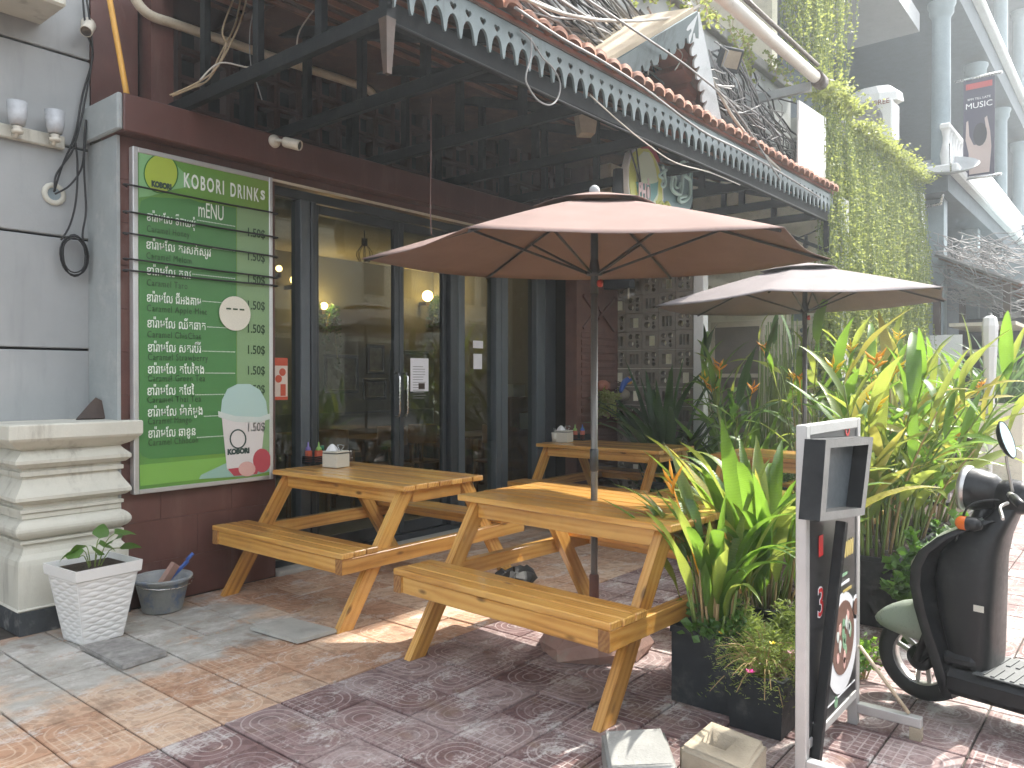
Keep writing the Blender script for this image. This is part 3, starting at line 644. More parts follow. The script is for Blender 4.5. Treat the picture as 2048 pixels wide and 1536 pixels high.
wpart('sheet', MB().add([p + Vector((0, d, 0)) for d in (0, .02) for p in wp], [(0, 1, 2, 3), (7, 6, 5, 4), (0, 4, 5, 1), (1, 5, 6, 2), (2, 6, 7, 3), (3, 7, 4, 0)]), 'white_trim', bn)
wpart('hanger', MB().tube([wp[0] + Vector((.1, .01, -.02)), wp[0] + Vector((.1, .3, .12)), wp[0] + Vector((.12, .53, .1))], .008, 6), 'cable_black', bn)
fl = thing('floodlight', 'square black floodlight with pale lens on the balcony parapet', 'lamp', (7.4, 3.3, 4.5))
fc = onY(1462, 120, 3.20); FM = Matrix.Translation(fc) @ Matrix.Rotation(R(-28), 4, 'Z') @ Matrix.Rotation(R(28), 4, 'X')
wpart('housing', MB().box((-.13, 0, -.115), (.13, .06, .115), FM, .01), 'frame_dark', fl)
wpart('lens', MB().box((-.095, -.006, -.075), (.095, -.0005, .085), FM), 'concrete_tan', fl)
wpart('bracket', MB().tube([FM @ Vector((-.14, .03, .0)), FM @ Vector((-.2, .08, .03)), FM @ Vector((-.05, .2, .06))], .012, 6).tube([FM @ Vector((.14, .03, .0)), FM @ Vector((.15, .12, .03)), FM @ Vector((-.05, .2, .06))], .012, 6), 'frame_dark', fl)

# ---------------------------------------------------------------- loose cables over the awning
def sag(a, b, s, n=10, jit=.02, r=rng):
    a = Vector(a); b = Vector(b); return [a.lerp(b, i / n) + Vector((0, 0, -s * 4 * (i / n) * (1 - i / n))) + Vector([r.gauss(0, jit) for _ in range(3)]) * (0 if i in (0, n) else 1) for i in range(n + 1)]
for nm, cnt, m_, rad in (('cable_bundle', 70, 'cable_grey', .008), ('dark_cable_bundle', 45, 'cable_black', .008)):
    mb = MB()
    for k in range(cnt):
        x0 = rng.uniform(2.7, 6.2); x1 = x0 + rng.uniform(1.0, 3.6); x1 = min(x1, 9.1)
        y = rng.uniform(3.05, 3.33); za = 4.0 + (x0 - 2.7) * .04 + rng.uniform(-.12, .42); zb = 3.82 + rng.uniform(-.05, .55)
        mb.tube(sag((x0, y, za), (x1, rng.uniform(3.05, 3.33), zb), rng.uniform(.02, .16), 8, .018), rad * rng.uniform(.6, 1.5), 5, False)
    for k in range(cnt // 2):
        x0 = rng.uniform(7.0, 8.6); mb.tube(sag((x0, 3.3, 4.5 + rng.uniform(-.3, .35)), (x0 + rng.uniform(.3, .9), rng.uniform(2.98, 3.3), 3.85 + rng.uniform(-.05, .3)), rng.uniform(-.05, .15), 7, .03), rad * rng.uniform(.6, 1.3), 5, False)
    tag(obj(nm, mb, m_), ('tangle of grey overhead cables sagging above the tiled awning' if cnt == 70 else 'tangle of black overhead cables sagging above the tiled awning'), 'cables', kind='stuff')
def cable(name, pts, rad, m_, label, cat='cable', n=6):
    me = MB().tube(smooth(pts), rad, n); return tag(obj(name, me, m_), label, cat)
def smooth(pts, k=5):
    pts = [Vector(p) for p in pts]; out = []
    for i in range(len(pts) - 1):
        p0, p1, p2, p3 = pts[max(i - 1, 0)], pts[i], pts[i + 1], pts[min(i + 2, len(pts) - 1)]
        for j in range(k):
            t = j / k; out.append(.5 * ((2 * p1) + (p2 - p0) * t + (2 * p0 - 5 * p1 + 4 * p2 - p3) * t * t + (3 * p1 - p0 - 3 * p2 + p3) * t ** 3))
    out.append(pts[-1]); return out
def pxY(y, *ps): return [onY(a, b, y) for a, b in ps]
cable('overhead_cable', pxY(2.80, (1010, -20), (1130, 28), (1240, 42), (1350, 34), (1400, 10)), .011, 'cable_pale', 'thick pale cable swooping across the sky above the gable')
cable('overhead_cable', pxY(2.78, (1030, 15), (1120, 75), (1200, 120), (1290, 178), (1400, 260), (1480, 300), (1560, 345), (1640, 395)), .009, 'cable_grey', 'grey cable strung down along the row of eave tiles')
cable('overhead_cable', pxY(2.76, (1160, -10), (1290, 75), (1390, 145), (1470, 220), (1560, 360)), .008, 'cable_grey', 'taut grey cable crossing in front of the gable barge boards')
cable('overhead_cable', pxY(2.82, (1395, 95), (1430, 170), (1470, 240), (1520, 300), (1560, 340)), .014, 'cable_pale', 'straight pale conduit leaning beside the gable')
cable('hanging_cable', pxY(2.88, (1040, 60), (1062, 80), (1085, 115), (1105, 135), (1120, 165), (1116, 195), (1100, 210), (1075, 200), (1055, 170), (1052, 150), (1062, 110), (1062, 75)), .0055, 'cable_grey', 'grey loop of cable dangling in front of the lace fascia')
cable('hanging_cable', pxY(2.86, (1350, 60), (1345, 85), (1365, 110), (1350, 140)), .005, 'cable_pale', 'short white cable end hanging on the gable')
cable('hanging_cable', pxY(2.86, (1292, 80), (1297, 110), (1296, 150)), .005, 'cable_pale', 'white cable end hanging below the left barge board')
cable('fascia_wire', pxY(2.87, (1180, 190), (1235, 240), (1290, 285), (1350, 325), (1420, 345), (1480, 370)), .0045, 'cable_pale', 'thin pale wire clipped along the lace fascia')
cable('drain_pipe', [onY(262, -40, 5.36), onY(272, 0, 5.36), onY(300, 30, 5.36), onY(350, 48, 5.36), onY(450, 82, 5.36), onY(600, 132, 5.36), onY(715, 170, 5.36), onY(742, 184, 5.36), onY(748, 198, 5.36), onY(744, 214, 5.36)], .034, 'pvc', 'cream drain pipe running under the awning roof', 'pipe', 12)
cable('yellow_conduit', [Vector((2.375, 5.17, 3.29)), onY(215, -25, 5.33)], .019, 'yellow_pipe', 'bright yellow conduit leaning up from the brown beam', 'pipe', 8)
for k, pts in enumerate((((482, -10), (470, 50), (440, 110), (415, 160), (380, 178), (345, 192)), ((470, -10), (445, 60), (452, 95), (418, 158), (385, 172), (340, 190)), ((495, -10), (480, 45), (455, 100), (430, 140), (395, 165), (350, 186)))):
    cable('tan_cable', pxY(4.8 - .03 * k, *pts), .006, 'cable_tan', ['tan cable nearest the glass in the bunch tied to the truss', 'tan cable with a kink in the bunch tied to the truss', 'rightmost tan cable in the bunch tied to the truss'][k])
cable('pale_wire', pxY(4.4, (400, 160), (440, 126), (500, 135), (560, 128), (590, 112), (600, 60), (650, -10)), .005, 'cable_pale', 'pale wire looping along the first truss chord')
cable('grey_wire', pxY(4.7, (515, -10), (500, 60), (502, 130), (515, 170), (524, 200)), .004, 'cable_grey', 'grey wire dangling behind the first truss chord')
cable('red_cord', pxY(3.6, (862, 195), (862, 300), (861, 420), (863, 470)), .004, 'brown_wall', 'dark red cord hanging from the second truss chord')
for k, pts in enumerate((((165, -10), (172, 60), (186, 110), (165, 190), (150, 270), (125, 330), (108, 384)), ((172, -10), (185, 100), (170, 200), (152, 280), (140, 310), (112, 350), (110, 382)), ((235, 205), (205, 215), (180, 225), (170, 260), (165, 330), (140, 370), (110, 388)), ((150, 275), (155, 330), (152, 400), (140, 450), (122, 480)), ((172, 240), (168, 330), (172, 420), (165, 470), (172, 510)))):
    cable('black_cable', pxY(5.47 - .012 * k, *pts), .0065, 'cable_black', ['black cable running from the wall camera down to the wall outlet', 'black cable bowing out left of the return wall', 'black cable coming off the beam end and looping to the outlet', 'thin black cable dropping from the outlet to the coil', 'thin black cable hanging beside the grey return wall'][k])
mb = MB()
for k in range(6):
    c = onY(149, 511, 5.46 - .008 * k); rx, rz_ = .078 + rng.uniform(-.012, .012), .125 + rng.uniform(-.015, .012)
    mb.tube([c + Vector((rx * math.cos(a * math.pi / 10), .004 * math.sin(a), rz_ * math.sin(a * math.pi / 10))) for a in range(21)], .005, 5, False)
tag(obj('cable_coil', mb, 'cable_black'), 'coil of black cable hanging on the grey wall', 'cable')
jo = thing('wall_outlet', 'broken pale wall outlet with cables going in', 'outlet', onY(108, 388, 5.5))
jc = onY(108, 388, 5.51); wpart('ring', MB().lathe([(.075, .0), (.07, .012), (.045, .015), (.04, .002)], 14, Matrix.Translation(jc) @ Matrix.Rotation(R(90), 4, 'X')), 'cream_plinth', jo)
wpart('hole', MB().lathe([(.045, .004), (.0, .004)], 14, Matrix.Translation(jc) @ Matrix.Rotation(R(90), 4, 'X')), 'blue_grey', jo)

def cctv(name, base, tip, axis, label):
    base = Vector(base); tip = Vector(tip); t_ = thing(name, label, 'camera', base); d = (tip - base).normalized(); z = Vector(axis)
    q = z.to_track_quat('Z', 'Y').to_matrix().to_4x4(); wpart('mount', MB().lathe([(.0, .0), (.048, .0), (.048, .012), (.03, .035), (.0, .04)], 16, Matrix.Translation(base) @ q), 'cctv_white', t_)
    st = base + z * .05; wpart('arm', MB().tube([base + z * .03, st, st + d * .05], .014, 8), 'cctv_white', t_)
    q2 = Matrix.Translation(st + d * .05) @ d.to_track_quat('Z', 'Y').to_matrix().to_4x4()
    bd = wpart('body', MB().lathe([(.0, .0), (.034, .0), (.038, .01), (.038, .125), (.034, .135), (.034, .122), (.0, .12)], 18, q2), 'cctv_white', t_)
    wpart('lens', MB().lathe([(.033, .1225), (.012, .1235), (.0, .1235)], 16, q2), 'lens_black', t_)
cctv('security_camera', onY(548, 283, 4.983), onY(600, 296, 4.80), (0, -1, 0), 'cream bullet camera fixed on the brown beam above the menu board')
cctv('security_camera', onY(176, 50, 5.513), onY(150, 92, 5.25), (0, -1, 0), 'cream bullet camera on the grey wall beside the cables')
wl = thing('wall_lamp', 'cream two arm wall light with two ribbed glass shades', 'lamp', onY(70, 265, 5.5))
a, b = onY(-12, 252, 5.50), onY(128, 286, 5.50); zc = 3.03
wpart('back_plate', MB().box((a.x, 5.475, zc - .045), (b.x, 5.513, zc + .04), ch=.008), 'cream_plinth', wl)
for px in (35, 110):
    x = onY(px, 250, 5.40).x
    wpart('arm', MB().tube([(x, 5.475, zc - .02), (x, 5.42, zc - .04), (x, 5.40, zc - .02)], .012, 8).lathe([(.0, zc - .03), (.03, zc - .028), (.036, zc - .01), (.02, zc), (.03, zc + .012), (.018, zc + .02)], 14, Matrix.Translation((x, 5.40, 0))), 'cctv_white', wl)
    wpart('glass_shade', MB().lathe([(.0, zc + .022), (.04, zc + .024), (.05, zc + .06), (.058, zc + .165), (.054, zc + .165), (.046, zc + .06), (.036, zc + .03)], 20, Matrix.Translation((x, 5.40, 0))), 'shade_frost', wl)
    wpart('socket_ring', MB().lathe([(.03, zc + .023), (.03, zc + .04), (.0, zc + .041)], 12, Matrix.Translation((x, 5.40, 0))), 'yellow_pipe', wl)
# ---------------------------------------------------------------- neighbours further along the street
ns_ = thing('neighbour_shophouse', 'cream shophouse with perforated side wall beyond the awning', 'building', (10.2, 4, 0))
wpart('side_wall', MB().box((9.62, 3.52, 0), (9.8, 6, 3.62)), 'cream_wall', ns_)
wpart('upper_side_wall', MB().box((9.62, 3.66, 3.621), (9.8, 6, 9)), 'cream_wall', ns_)
wpart('corner_trim', MB().box((9.56, 2.80, 0), (9.84, 2.90, 3.62)), 'white_trim', ns_)
wpart('lintel', MB().box((9.60, 2.901, 2.62), (9.82, 3.519, 3.62)), 'cream_wall', ns_)
hm2 = []
for me in hm: m2 = me.copy(); m2.materials.clear(); m2.materials.append(MATS['cream_wall']); hm2.append(m2)
for i in range(2):
    for j in range(11):
        kd = 0 if (i + j) % 2 else 1; o = obj('screen_block', hm2[kd], None, ns_, (9.70, 2.905 + .307 * (i + .5), .02 + .236 * (j + .5)), SROT, world=True); o.scale = (1.42, 1.09, 1)
wpart('dark_backing', MB().box((9.95, 2.9, 0), (9.98, 3.5, 2.6)), 'blue_grey', ns_)
wi = wpart('window', MB().box((9.585, 3.75, .3), (9.612, 3.80, 2.15)).box((9.585, 4.40, .3), (9.612, 4.45, 2.15)).box((9.583, 3.75, 2.15), (9.612, 4.45, 2.22)).box((9.586, 3.80, 1.5), (9.612, 4.40, 1.55)), 'cream_strip', ns_)
obj('pane', MB().box((9.60, 3.80, .3), (9.61, 4.40, 2.15)), 'screen_grey', wi)
wpart('canopy_soffit', MB().add([(8.6, 3.6, 2.45), (9.6, 3.6, 2.35), (9.6, 4.9, 2.75), (8.6, 4.9, 2.85), (8.6, 3.6, 2.55), (9.6, 3.6, 2.45), (9.6, 4.9, 2.85), (8.6, 4.9, 2.95)], [(0, 3, 2, 1), (4, 5, 6, 7), (0, 1, 5, 4), (1, 2, 6, 5), (2, 3, 7, 6), (3, 0, 4, 7)]), 'cream_wall', ns_)
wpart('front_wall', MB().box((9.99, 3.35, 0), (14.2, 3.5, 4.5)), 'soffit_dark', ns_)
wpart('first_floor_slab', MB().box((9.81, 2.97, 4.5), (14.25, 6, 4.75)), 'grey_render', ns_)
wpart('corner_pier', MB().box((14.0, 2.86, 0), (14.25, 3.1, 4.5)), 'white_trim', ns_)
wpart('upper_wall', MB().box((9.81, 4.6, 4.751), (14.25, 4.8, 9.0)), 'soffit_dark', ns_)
wpart('upper_slab', MB().box((9.0, 2.95, 7.2), (14.25, 6, 7.5)), 'grey_render', ns_)
ac = thing('air_conditioner', 'white outdoor air conditioning unit beside the hanging vines', 'air conditioner', (11.9, 2.8, 4.76))
c0 = onX(1690, 292, 11.9); c1 = onX(1785, 196, 11.9)
y1, y0, z0, z1 = c0.y, c1.y, c0.z, c1.z
wpart('casing', MB().box((11.9, y0, z0), (12.3, y1, z1), ch=.02), 'white_pot', ac)
gcy = y1 - (y1 - y0) * .34; gcz = (z0 + z1) / 2
wpart('fan_grille', MB().lathe([(.30, 0), (.30, .02), (.27, .025), (.0, .01)], 24, Matrix.Translation((11.9, gcy, gcz)) @ Matrix.Rotation(R(-90), 4, 'Y')), 'cable_grey', ac)
o = wpart('emblem', text_mesh('GREE', .1, .002), 'terracotta_red', ac); o.location = (11.892, y0 + .27, gcz + .22); o.rotation_euler = SROT
wpart('wrapped_top', MB().lathe([(.0, .0), (.42, .0), (.40, .12), (.25, .25), (.0, .28)], 9, Matrix.Translation((12.1, (y0 + y1) / 2, z1)) @ Matrix.Scale(.5, 4, (1, 0, 0)), False), 'white_trim', ac)
cbd = thing('colonnade_building', 'pale blue grey colonnaded building receding along the street', 'building', (22, 4, 0))
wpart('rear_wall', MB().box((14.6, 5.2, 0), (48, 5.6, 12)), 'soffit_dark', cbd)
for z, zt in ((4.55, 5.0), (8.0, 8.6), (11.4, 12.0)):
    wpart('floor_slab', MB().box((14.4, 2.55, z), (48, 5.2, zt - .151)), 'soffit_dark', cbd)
    wpart('cornice', MB().box((14.4, 2.40, zt - .15), (48, 5.2, zt), ch=.03), 'white_trim', cbd)
colm = MB().lathe([(.21, 0), (.21, .12), (.16, .16), (.15, .2), (.14, 2.55), (.15, 2.60), (.19, 2.66), (.19, 2.74), (.22, 2.80), (.22, 2.85)], 18).mesh('column'); colm.materials.append(MATS['blue_grey'])
for k in range(7):
    for z in (5.0, 8.6): obj('column', colm, None, cbd, (14.9 + 3.4 * k, 2.75, z), world=True)
for k in range(7): wpart('pier', MB().box((14.9 + 3.4 * k, 2.7, 0), (15.2 + 3.4 * k, 3.0, 4.54)), 'blue_grey', cbd)
bal = MB().lathe([(.05, 0), (.07, .05), (.09, .2), (.05, .4), (.05, .5), (.07, .6)], 10).mesh('baluster'); bal.materials.append(MATS['white_trim'])
for k in range(44): obj('baluster', bal, None, cbd, (14.6 + .22 * k, 2.62, 5.0), world=True)
wpart('handrail', MB().box((14.5, 2.54, 5.6), (28, 2.70, 5.70), ch=.02), 'white_trim', cbd)
bnr = thing('music_banner', 'dark purple portrait banner with white MUSIC lettering on a bracket', 'banner', (15.2, 2.3, 3.9))
p0, p1 = onX(1926, 355, 15.2), onX(1990, 150, 15.2); by0, by1, bz0, bz1 = p1.y, p0.y, p0.z, p1.z
bw, bh = by1 - by0, bz1 - bz0
flat('banner_purple', (.055, .05, .085), .6); flat('skin_print', (.50, .40, .37), .7); flat('hair_print', (.02, .02, .03), .7); flat('red_print', (.45, .06, .06), .6); flat('white_print', (.8, .8, .8), .6)
wpart('sheet', MB().box((15.2, by0, bz0), (15.22, by1, bz1)), 'banner_purple', bnr)
for zz in (bz1 + .03, bz0 - .03): wpart('pole', MB().tube([(15.21, by0 - .1, zz), (15.21, 2.6, zz)], .025, 8), 'steel', bnr)
def on_banner(me, m_, yy, zz, lx): o = wpart('print', me, m_, bnr); o.location = (lx, yy, zz); o.rotation_euler = SROT; return o
on_banner(text_mesh('MUSIC', bw * .30, .001, 'CENTER'), 'white_print', (by0 + by1) / 2, bz1 - bh * .30, 15.195)
on_banner(text_mesh('9PM TILL LATE', bw * .115, .001, 'CENTER'), 'white_print', (by0 + by1) / 2, bz1 - bh * .215, 15.195)
on_banner(curve_mesh([[(-bw * .42, 0), (bw * .42, 0), (bw * .42, bh * .06), (-bw * .42, bh * .06)]], .001), 'red_print', (by0 + by1) / 2, bz1 - bh * .1, 15.195)
fig = [(-.40, .55), (-.34, .56), (-.30, .40), (-.16, .30), (.16, .30), (.24, .42), (.18, .56), (.26, .58), (.36, .42), (.40, .26), (.34, .0), (-.30, .0), (-.32, .22), (-.42, .36)]
on_banner(curve_mesh([[(x * bw, y * bh) for x, y in fig]], .001), 'skin_print', (by0 + by1) / 2, bz0 + bh * .02, 15.195)
on_banner(curve_mesh([[(bw * .22 * math.cos(a * math.pi / 8), bh * .12 * math.sin(a * math.pi / 8)) for a in range(16)]], .001), 'hair_print', (by0 + by1) / 2 - .02, bz0 + bh * .42, 15.191)
dish = thing('satellite_dish', 'grey satellite dish on a bracket below the banner', 'dish', onX(1900, 345, 14.6))
dc = onX(1895, 345, 14.6); DM = Matrix.Translation(dc) @ Vector((-.42, -.12, .80)).to_track_quat('Z', 'Y').to_matrix().to_4x4()
wpart('reflector', MB().lathe([(.0, 0), (.2, .02), (.36, .07), (.46, .13), (.455, .14), (.36, .085), (.2, .035), (.0, .015)], 26, DM), 'grey_render', dish)
wpart('mast', MB().tube([dc, dc + Vector((0, .1, -.5)), dc + Vector((.2, .6, -.5))], .03, 8), 'steel', dish)
wpart('feed_arm', MB().tube([DM @ Vector((0, -.45, .13)), DM @ Vector((0, -.1, .5))], .015, 6), 'steel', dish)
# ramshackle roof with cables, dark stall and stacked panels below
st = thing('street_stall', 'ramshackle dark stall with sagging plank roof further down the street', 'stall', (15.5, 2.2, 0))
ra, rb = onX(1835, 560, 14.5), onX(1935, 470, 14.5)
for k in range(9):
    f = k / 8; p = Vector((14.5 + .28 * k, 2.75, 3.55 - .02 * k)); wpart('roof_plank', MB().beam(p, p + Vector((.25, -1.15, -.55)), .25, .03), 'batten_wood' if k % 2 else 'cable_grey', st)
for x, y in ((14.6, 1.7), (14.6, 2.7), (16.9, 1.7), (16.9, 2.7)): wpart('post', MB().box((x, y, 0), (x + .1, y + .1, 3.0)), 'dark_wood', st)
wpart('rear_board', MB().box((16.9, 1.8, .0), (17.0, 2.7, 2.6)), 'frame_dark', st)
wpart('white_board', MB().box((14.45, 2.35, .9), (14.5, 3.05, 2.2)), 'white_trim', st)
wpart('counter', MB().box((14.7, 1.75, 0), (16.8, 2.65, .9)), 'dark_wood', st)
for z in (1.9, 2.35): wpart('shelf', MB().box((14.8, 1.65, z), (16.8, 2.6, z + .06)), 'cream_strip', st)
mb = MB()
for k in range(150):
    p = Vector((14.3 + rng.uniform(0, 1.2), rng.uniform(1.9, 3.0), 3.2 + rng.uniform(-.3, .7))); mb.tube(sag(p, p + Vector((rng.uniform(-.1, .8), rng.uniform(-1.0, -.2), rng.uniform(-.5, .1))), .12, 6, .035), .007, 4, False)
o = obj('cable_tangle', mb, 'cable_grey'); tag(o, 'heap of pale cables lying on the plank roof of the far stall', 'cables', kind='stuff')
pw = thing('panel_wall', 'stack of brown and white sign panels with ring logos at the far right', 'signs', (18.6, 1.6, 0))
for i in range(4):
    for j in range(5):
        y = 2.35 - i * .42; z = 1.15 + j * .34; m_ = ('white_trim', 'brown_wall')[(i + j) % 2]
        o = wpart('sign_panel', MB().box((18.6, y - .40, z), (18.66, y, z + .32)), m_, pw)
        r_ = obj('ring_logo', MB().lathe([(.07, 0), (.07, .006), (.045, .006), (.045, 0)], 14, Matrix.Translation((18.6, y - .10, z + .16)) @ Matrix.Rotation(R(-90), 4, 'Y')), ('brown_wall', 'white_trim')[(i + j) % 2], o)
wpart('frame', MB().box((18.67, .6, 0), (18.8, 2.5, 3.0)), 'frame_grey', pw)
wpart('canopy', MB().box((17.2, -.2, 3.25), (24, 3.0, 3.75), ch=.02), 'blue_grey', pw)
# far side of the street, seen only in the glass
ob = thing('opposite_building', 'long pale shophouse row across the street mirrored in the glass doors', 'building', (10, -15, 0))
wpart('wall', MB().box((-30, -16, -.05), (45, -15, 8.5)), 'cream_wall', ob)
for k in range(12):
    x = -26 + k * 5.8; wpart('shop_opening', MB().box((x, -15.0, 0), (x + 4.4, -14.97, 3.0)), 'frame_dark', ob); wpart('shop_sign', MB().box((x, -15.05, 3.2), (x + 4.4, -14.96, 4.1)), ('teal_fascia', 'mid_dark_green', 'brown_wall')[k % 3], ob)
    for j in range(2): wpart('window', MB().box((x + 1 + j * 1.6, -15.0, 5.0), (x + 2.1 + j * 1.6, -14.97, 6.8)), 'frame_dark', ob)
# ---------------------------------------------------------------- picnic tables
def plank(parent, name, a, b, wd, ht, up=(0, 0, 1), m='pine', ch=.004):
    a = Vector(a); b = Vector(b); x = b - a; L = x.length; x.normalize(); y = Vector(up).cross(x).normalized(); z = x.cross(y)
    o = obj(name, MB().box((0, -wd / 2, -ht / 2), (L, wd / 2, ht / 2), None, ch), m, parent)
    o.matrix_basis = Matrix.Translation(a) @ Matrix((x, y, z)).transposed().to_4x4(); return o
def leg(parent, s, y0, y1):
    top, bot = Vector((s * .27, 0, .783)), Vector((s * .775, 0, 0)); d = (bot - top).normalized(); hw = .047 / abs(d.z)
    poly = [Vector((top.x - hw, 0, top.z)), Vector((top.x + hw, 0, top.z)), Vector((bot.x + hw, 0, 0)), Vector((bot.x - hw, 0, 0))]
    x = d; yv = Vector((0, 1, 0)); z = x.cross(yv); M = Matrix.Translation(top) @ Matrix((x, yv, z)).transposed().to_4x4(); Mi = M.inverted()
    vs = [Mi @ (p + Vector((0, yy, 0))) for yy in (y0, y1) for p in poly]
    o = obj('leg', MB().add(vs, [(0, 1, 2, 3), (7, 6, 5, 4), (0, 4, 5, 1), (1, 5, 6, 2), (2, 6, 7, 3), (3, 7, 4, 0)]), 'pine', parent); o.matrix_basis = M; return o
GT = 'wooden picnic tables on the terrace'
def picnic_table(loc, rotz, label):
    t = thing('picnic_table', label, 'picnic table', loc, rotz, GT); r = rng
    for k in range(7):
        x = -.321 + k * .107; plank(t, 'tabletop_plank', (x, -.71 + r.uniform(-.004, .004), .8025 + r.uniform(-.0015, .0015)), (x, .71 + r.uniform(-.004, .004), .8025 + r.uniform(-.0015, .0015)), .1005, .035, ch=.005)
    for s in (-1, 1):
        plank(t, 'apron', (s * .305, -.592, .738), (s * .305, .592, .738), .03, .088)
        plank(t, 'cleat', (-.36, s * .567, .741), (.36, s * .567, .741), .045, .085) if False else None
        plank(t, 'end_rail', (-.225, s * .617, .739), (.225, s * .617, .739), .04, .086)
        for q in (-1, 1): leg(t, q, s * .617 - .0235, s * .617 + .0235)
        cbx = plank(t, 'crossbar', (-.848, s * .671, .399), (.848, s * .671, .399), .058, .09)
        for q in (-1, 1): obj('end_grain', MB().box((.0, -.0288, -.0448), (.0025, .0288, .0448)), 'pine_end', cbx, ((1.6965 if q > 0 else -.003), 0, 0))
        for k in range(3):
            x = s * (.618 + k * .094); plank(t, 'seat_plank', (x, -.705 + r.uniform(-.004, .004), .4625), (x, .705 + r.uniform(-.004, .004), .4625), .0885, .034, ch=.005)
        plank(t, 'seat_apron', (s * .826, -.640, .399), (s * .826, .640, .399), .03, .088)
    return t
picnic_table((3.71, 4.30, 0), 0.0, 'golden picnic table beside the green menu board with a napkin box on it')
picnic_table((3.64, 2.38, 0), R(-3), 'golden picnic table in front with the umbrella pole through its top')
picnic_table((6.78, 4.20, 0), R(1), 'reddish picnic table at the back by the perforated screen')
picnic_table((6.88, 2.32, 0), R(0), 'picnic table half hidden behind the leafy plants under the far umbrella')

# ---------------------------------------------------------------- umbrellas
def fabric(name, col, tr):
    nb = NB(name); nz = nb.noise(nb.pos(), 4, 4, .6); c = nb.ramp(nz, [(.3, tuple(x * .9 for x in col)), (.7, tuple(x * 1.08 for x in col))])
    nb.set(**{'Base Color': c, 'Roughness': .85, 'Specular IOR Level': .15}); nb.bump(nb.noise(nb.pos(), 260, 2, .5), .08, .002)
    t_ = nb.n('BsdfTranslucent'); t_.inputs[0].default_value = tr + (1,); ms = nb.n('MixShader'); ms.inputs[0].default_value = .16
    nb.t.links.new(nb.b.outputs[0], ms.inputs[1]); nb.t.links.new(t_.outputs[0], ms.inputs[2]); nb.t.links.new(ms.outputs[0], nb.out.inputs[0]); MATS[name] = nb.m
fabric('canopy_brown', (.27, .195, .175), (.20, .11, .09)); fabric('canopy_grey', (.29, .26, .262), (.22, .18, .17))
paint('pole_grey', (.17, .165, .155), .35, .1, .02, metal=.3); paint('pole_dark', (.04, .042, .045), .4, .1, .02); flat('knob_red', (.55, .06, .04), .4)
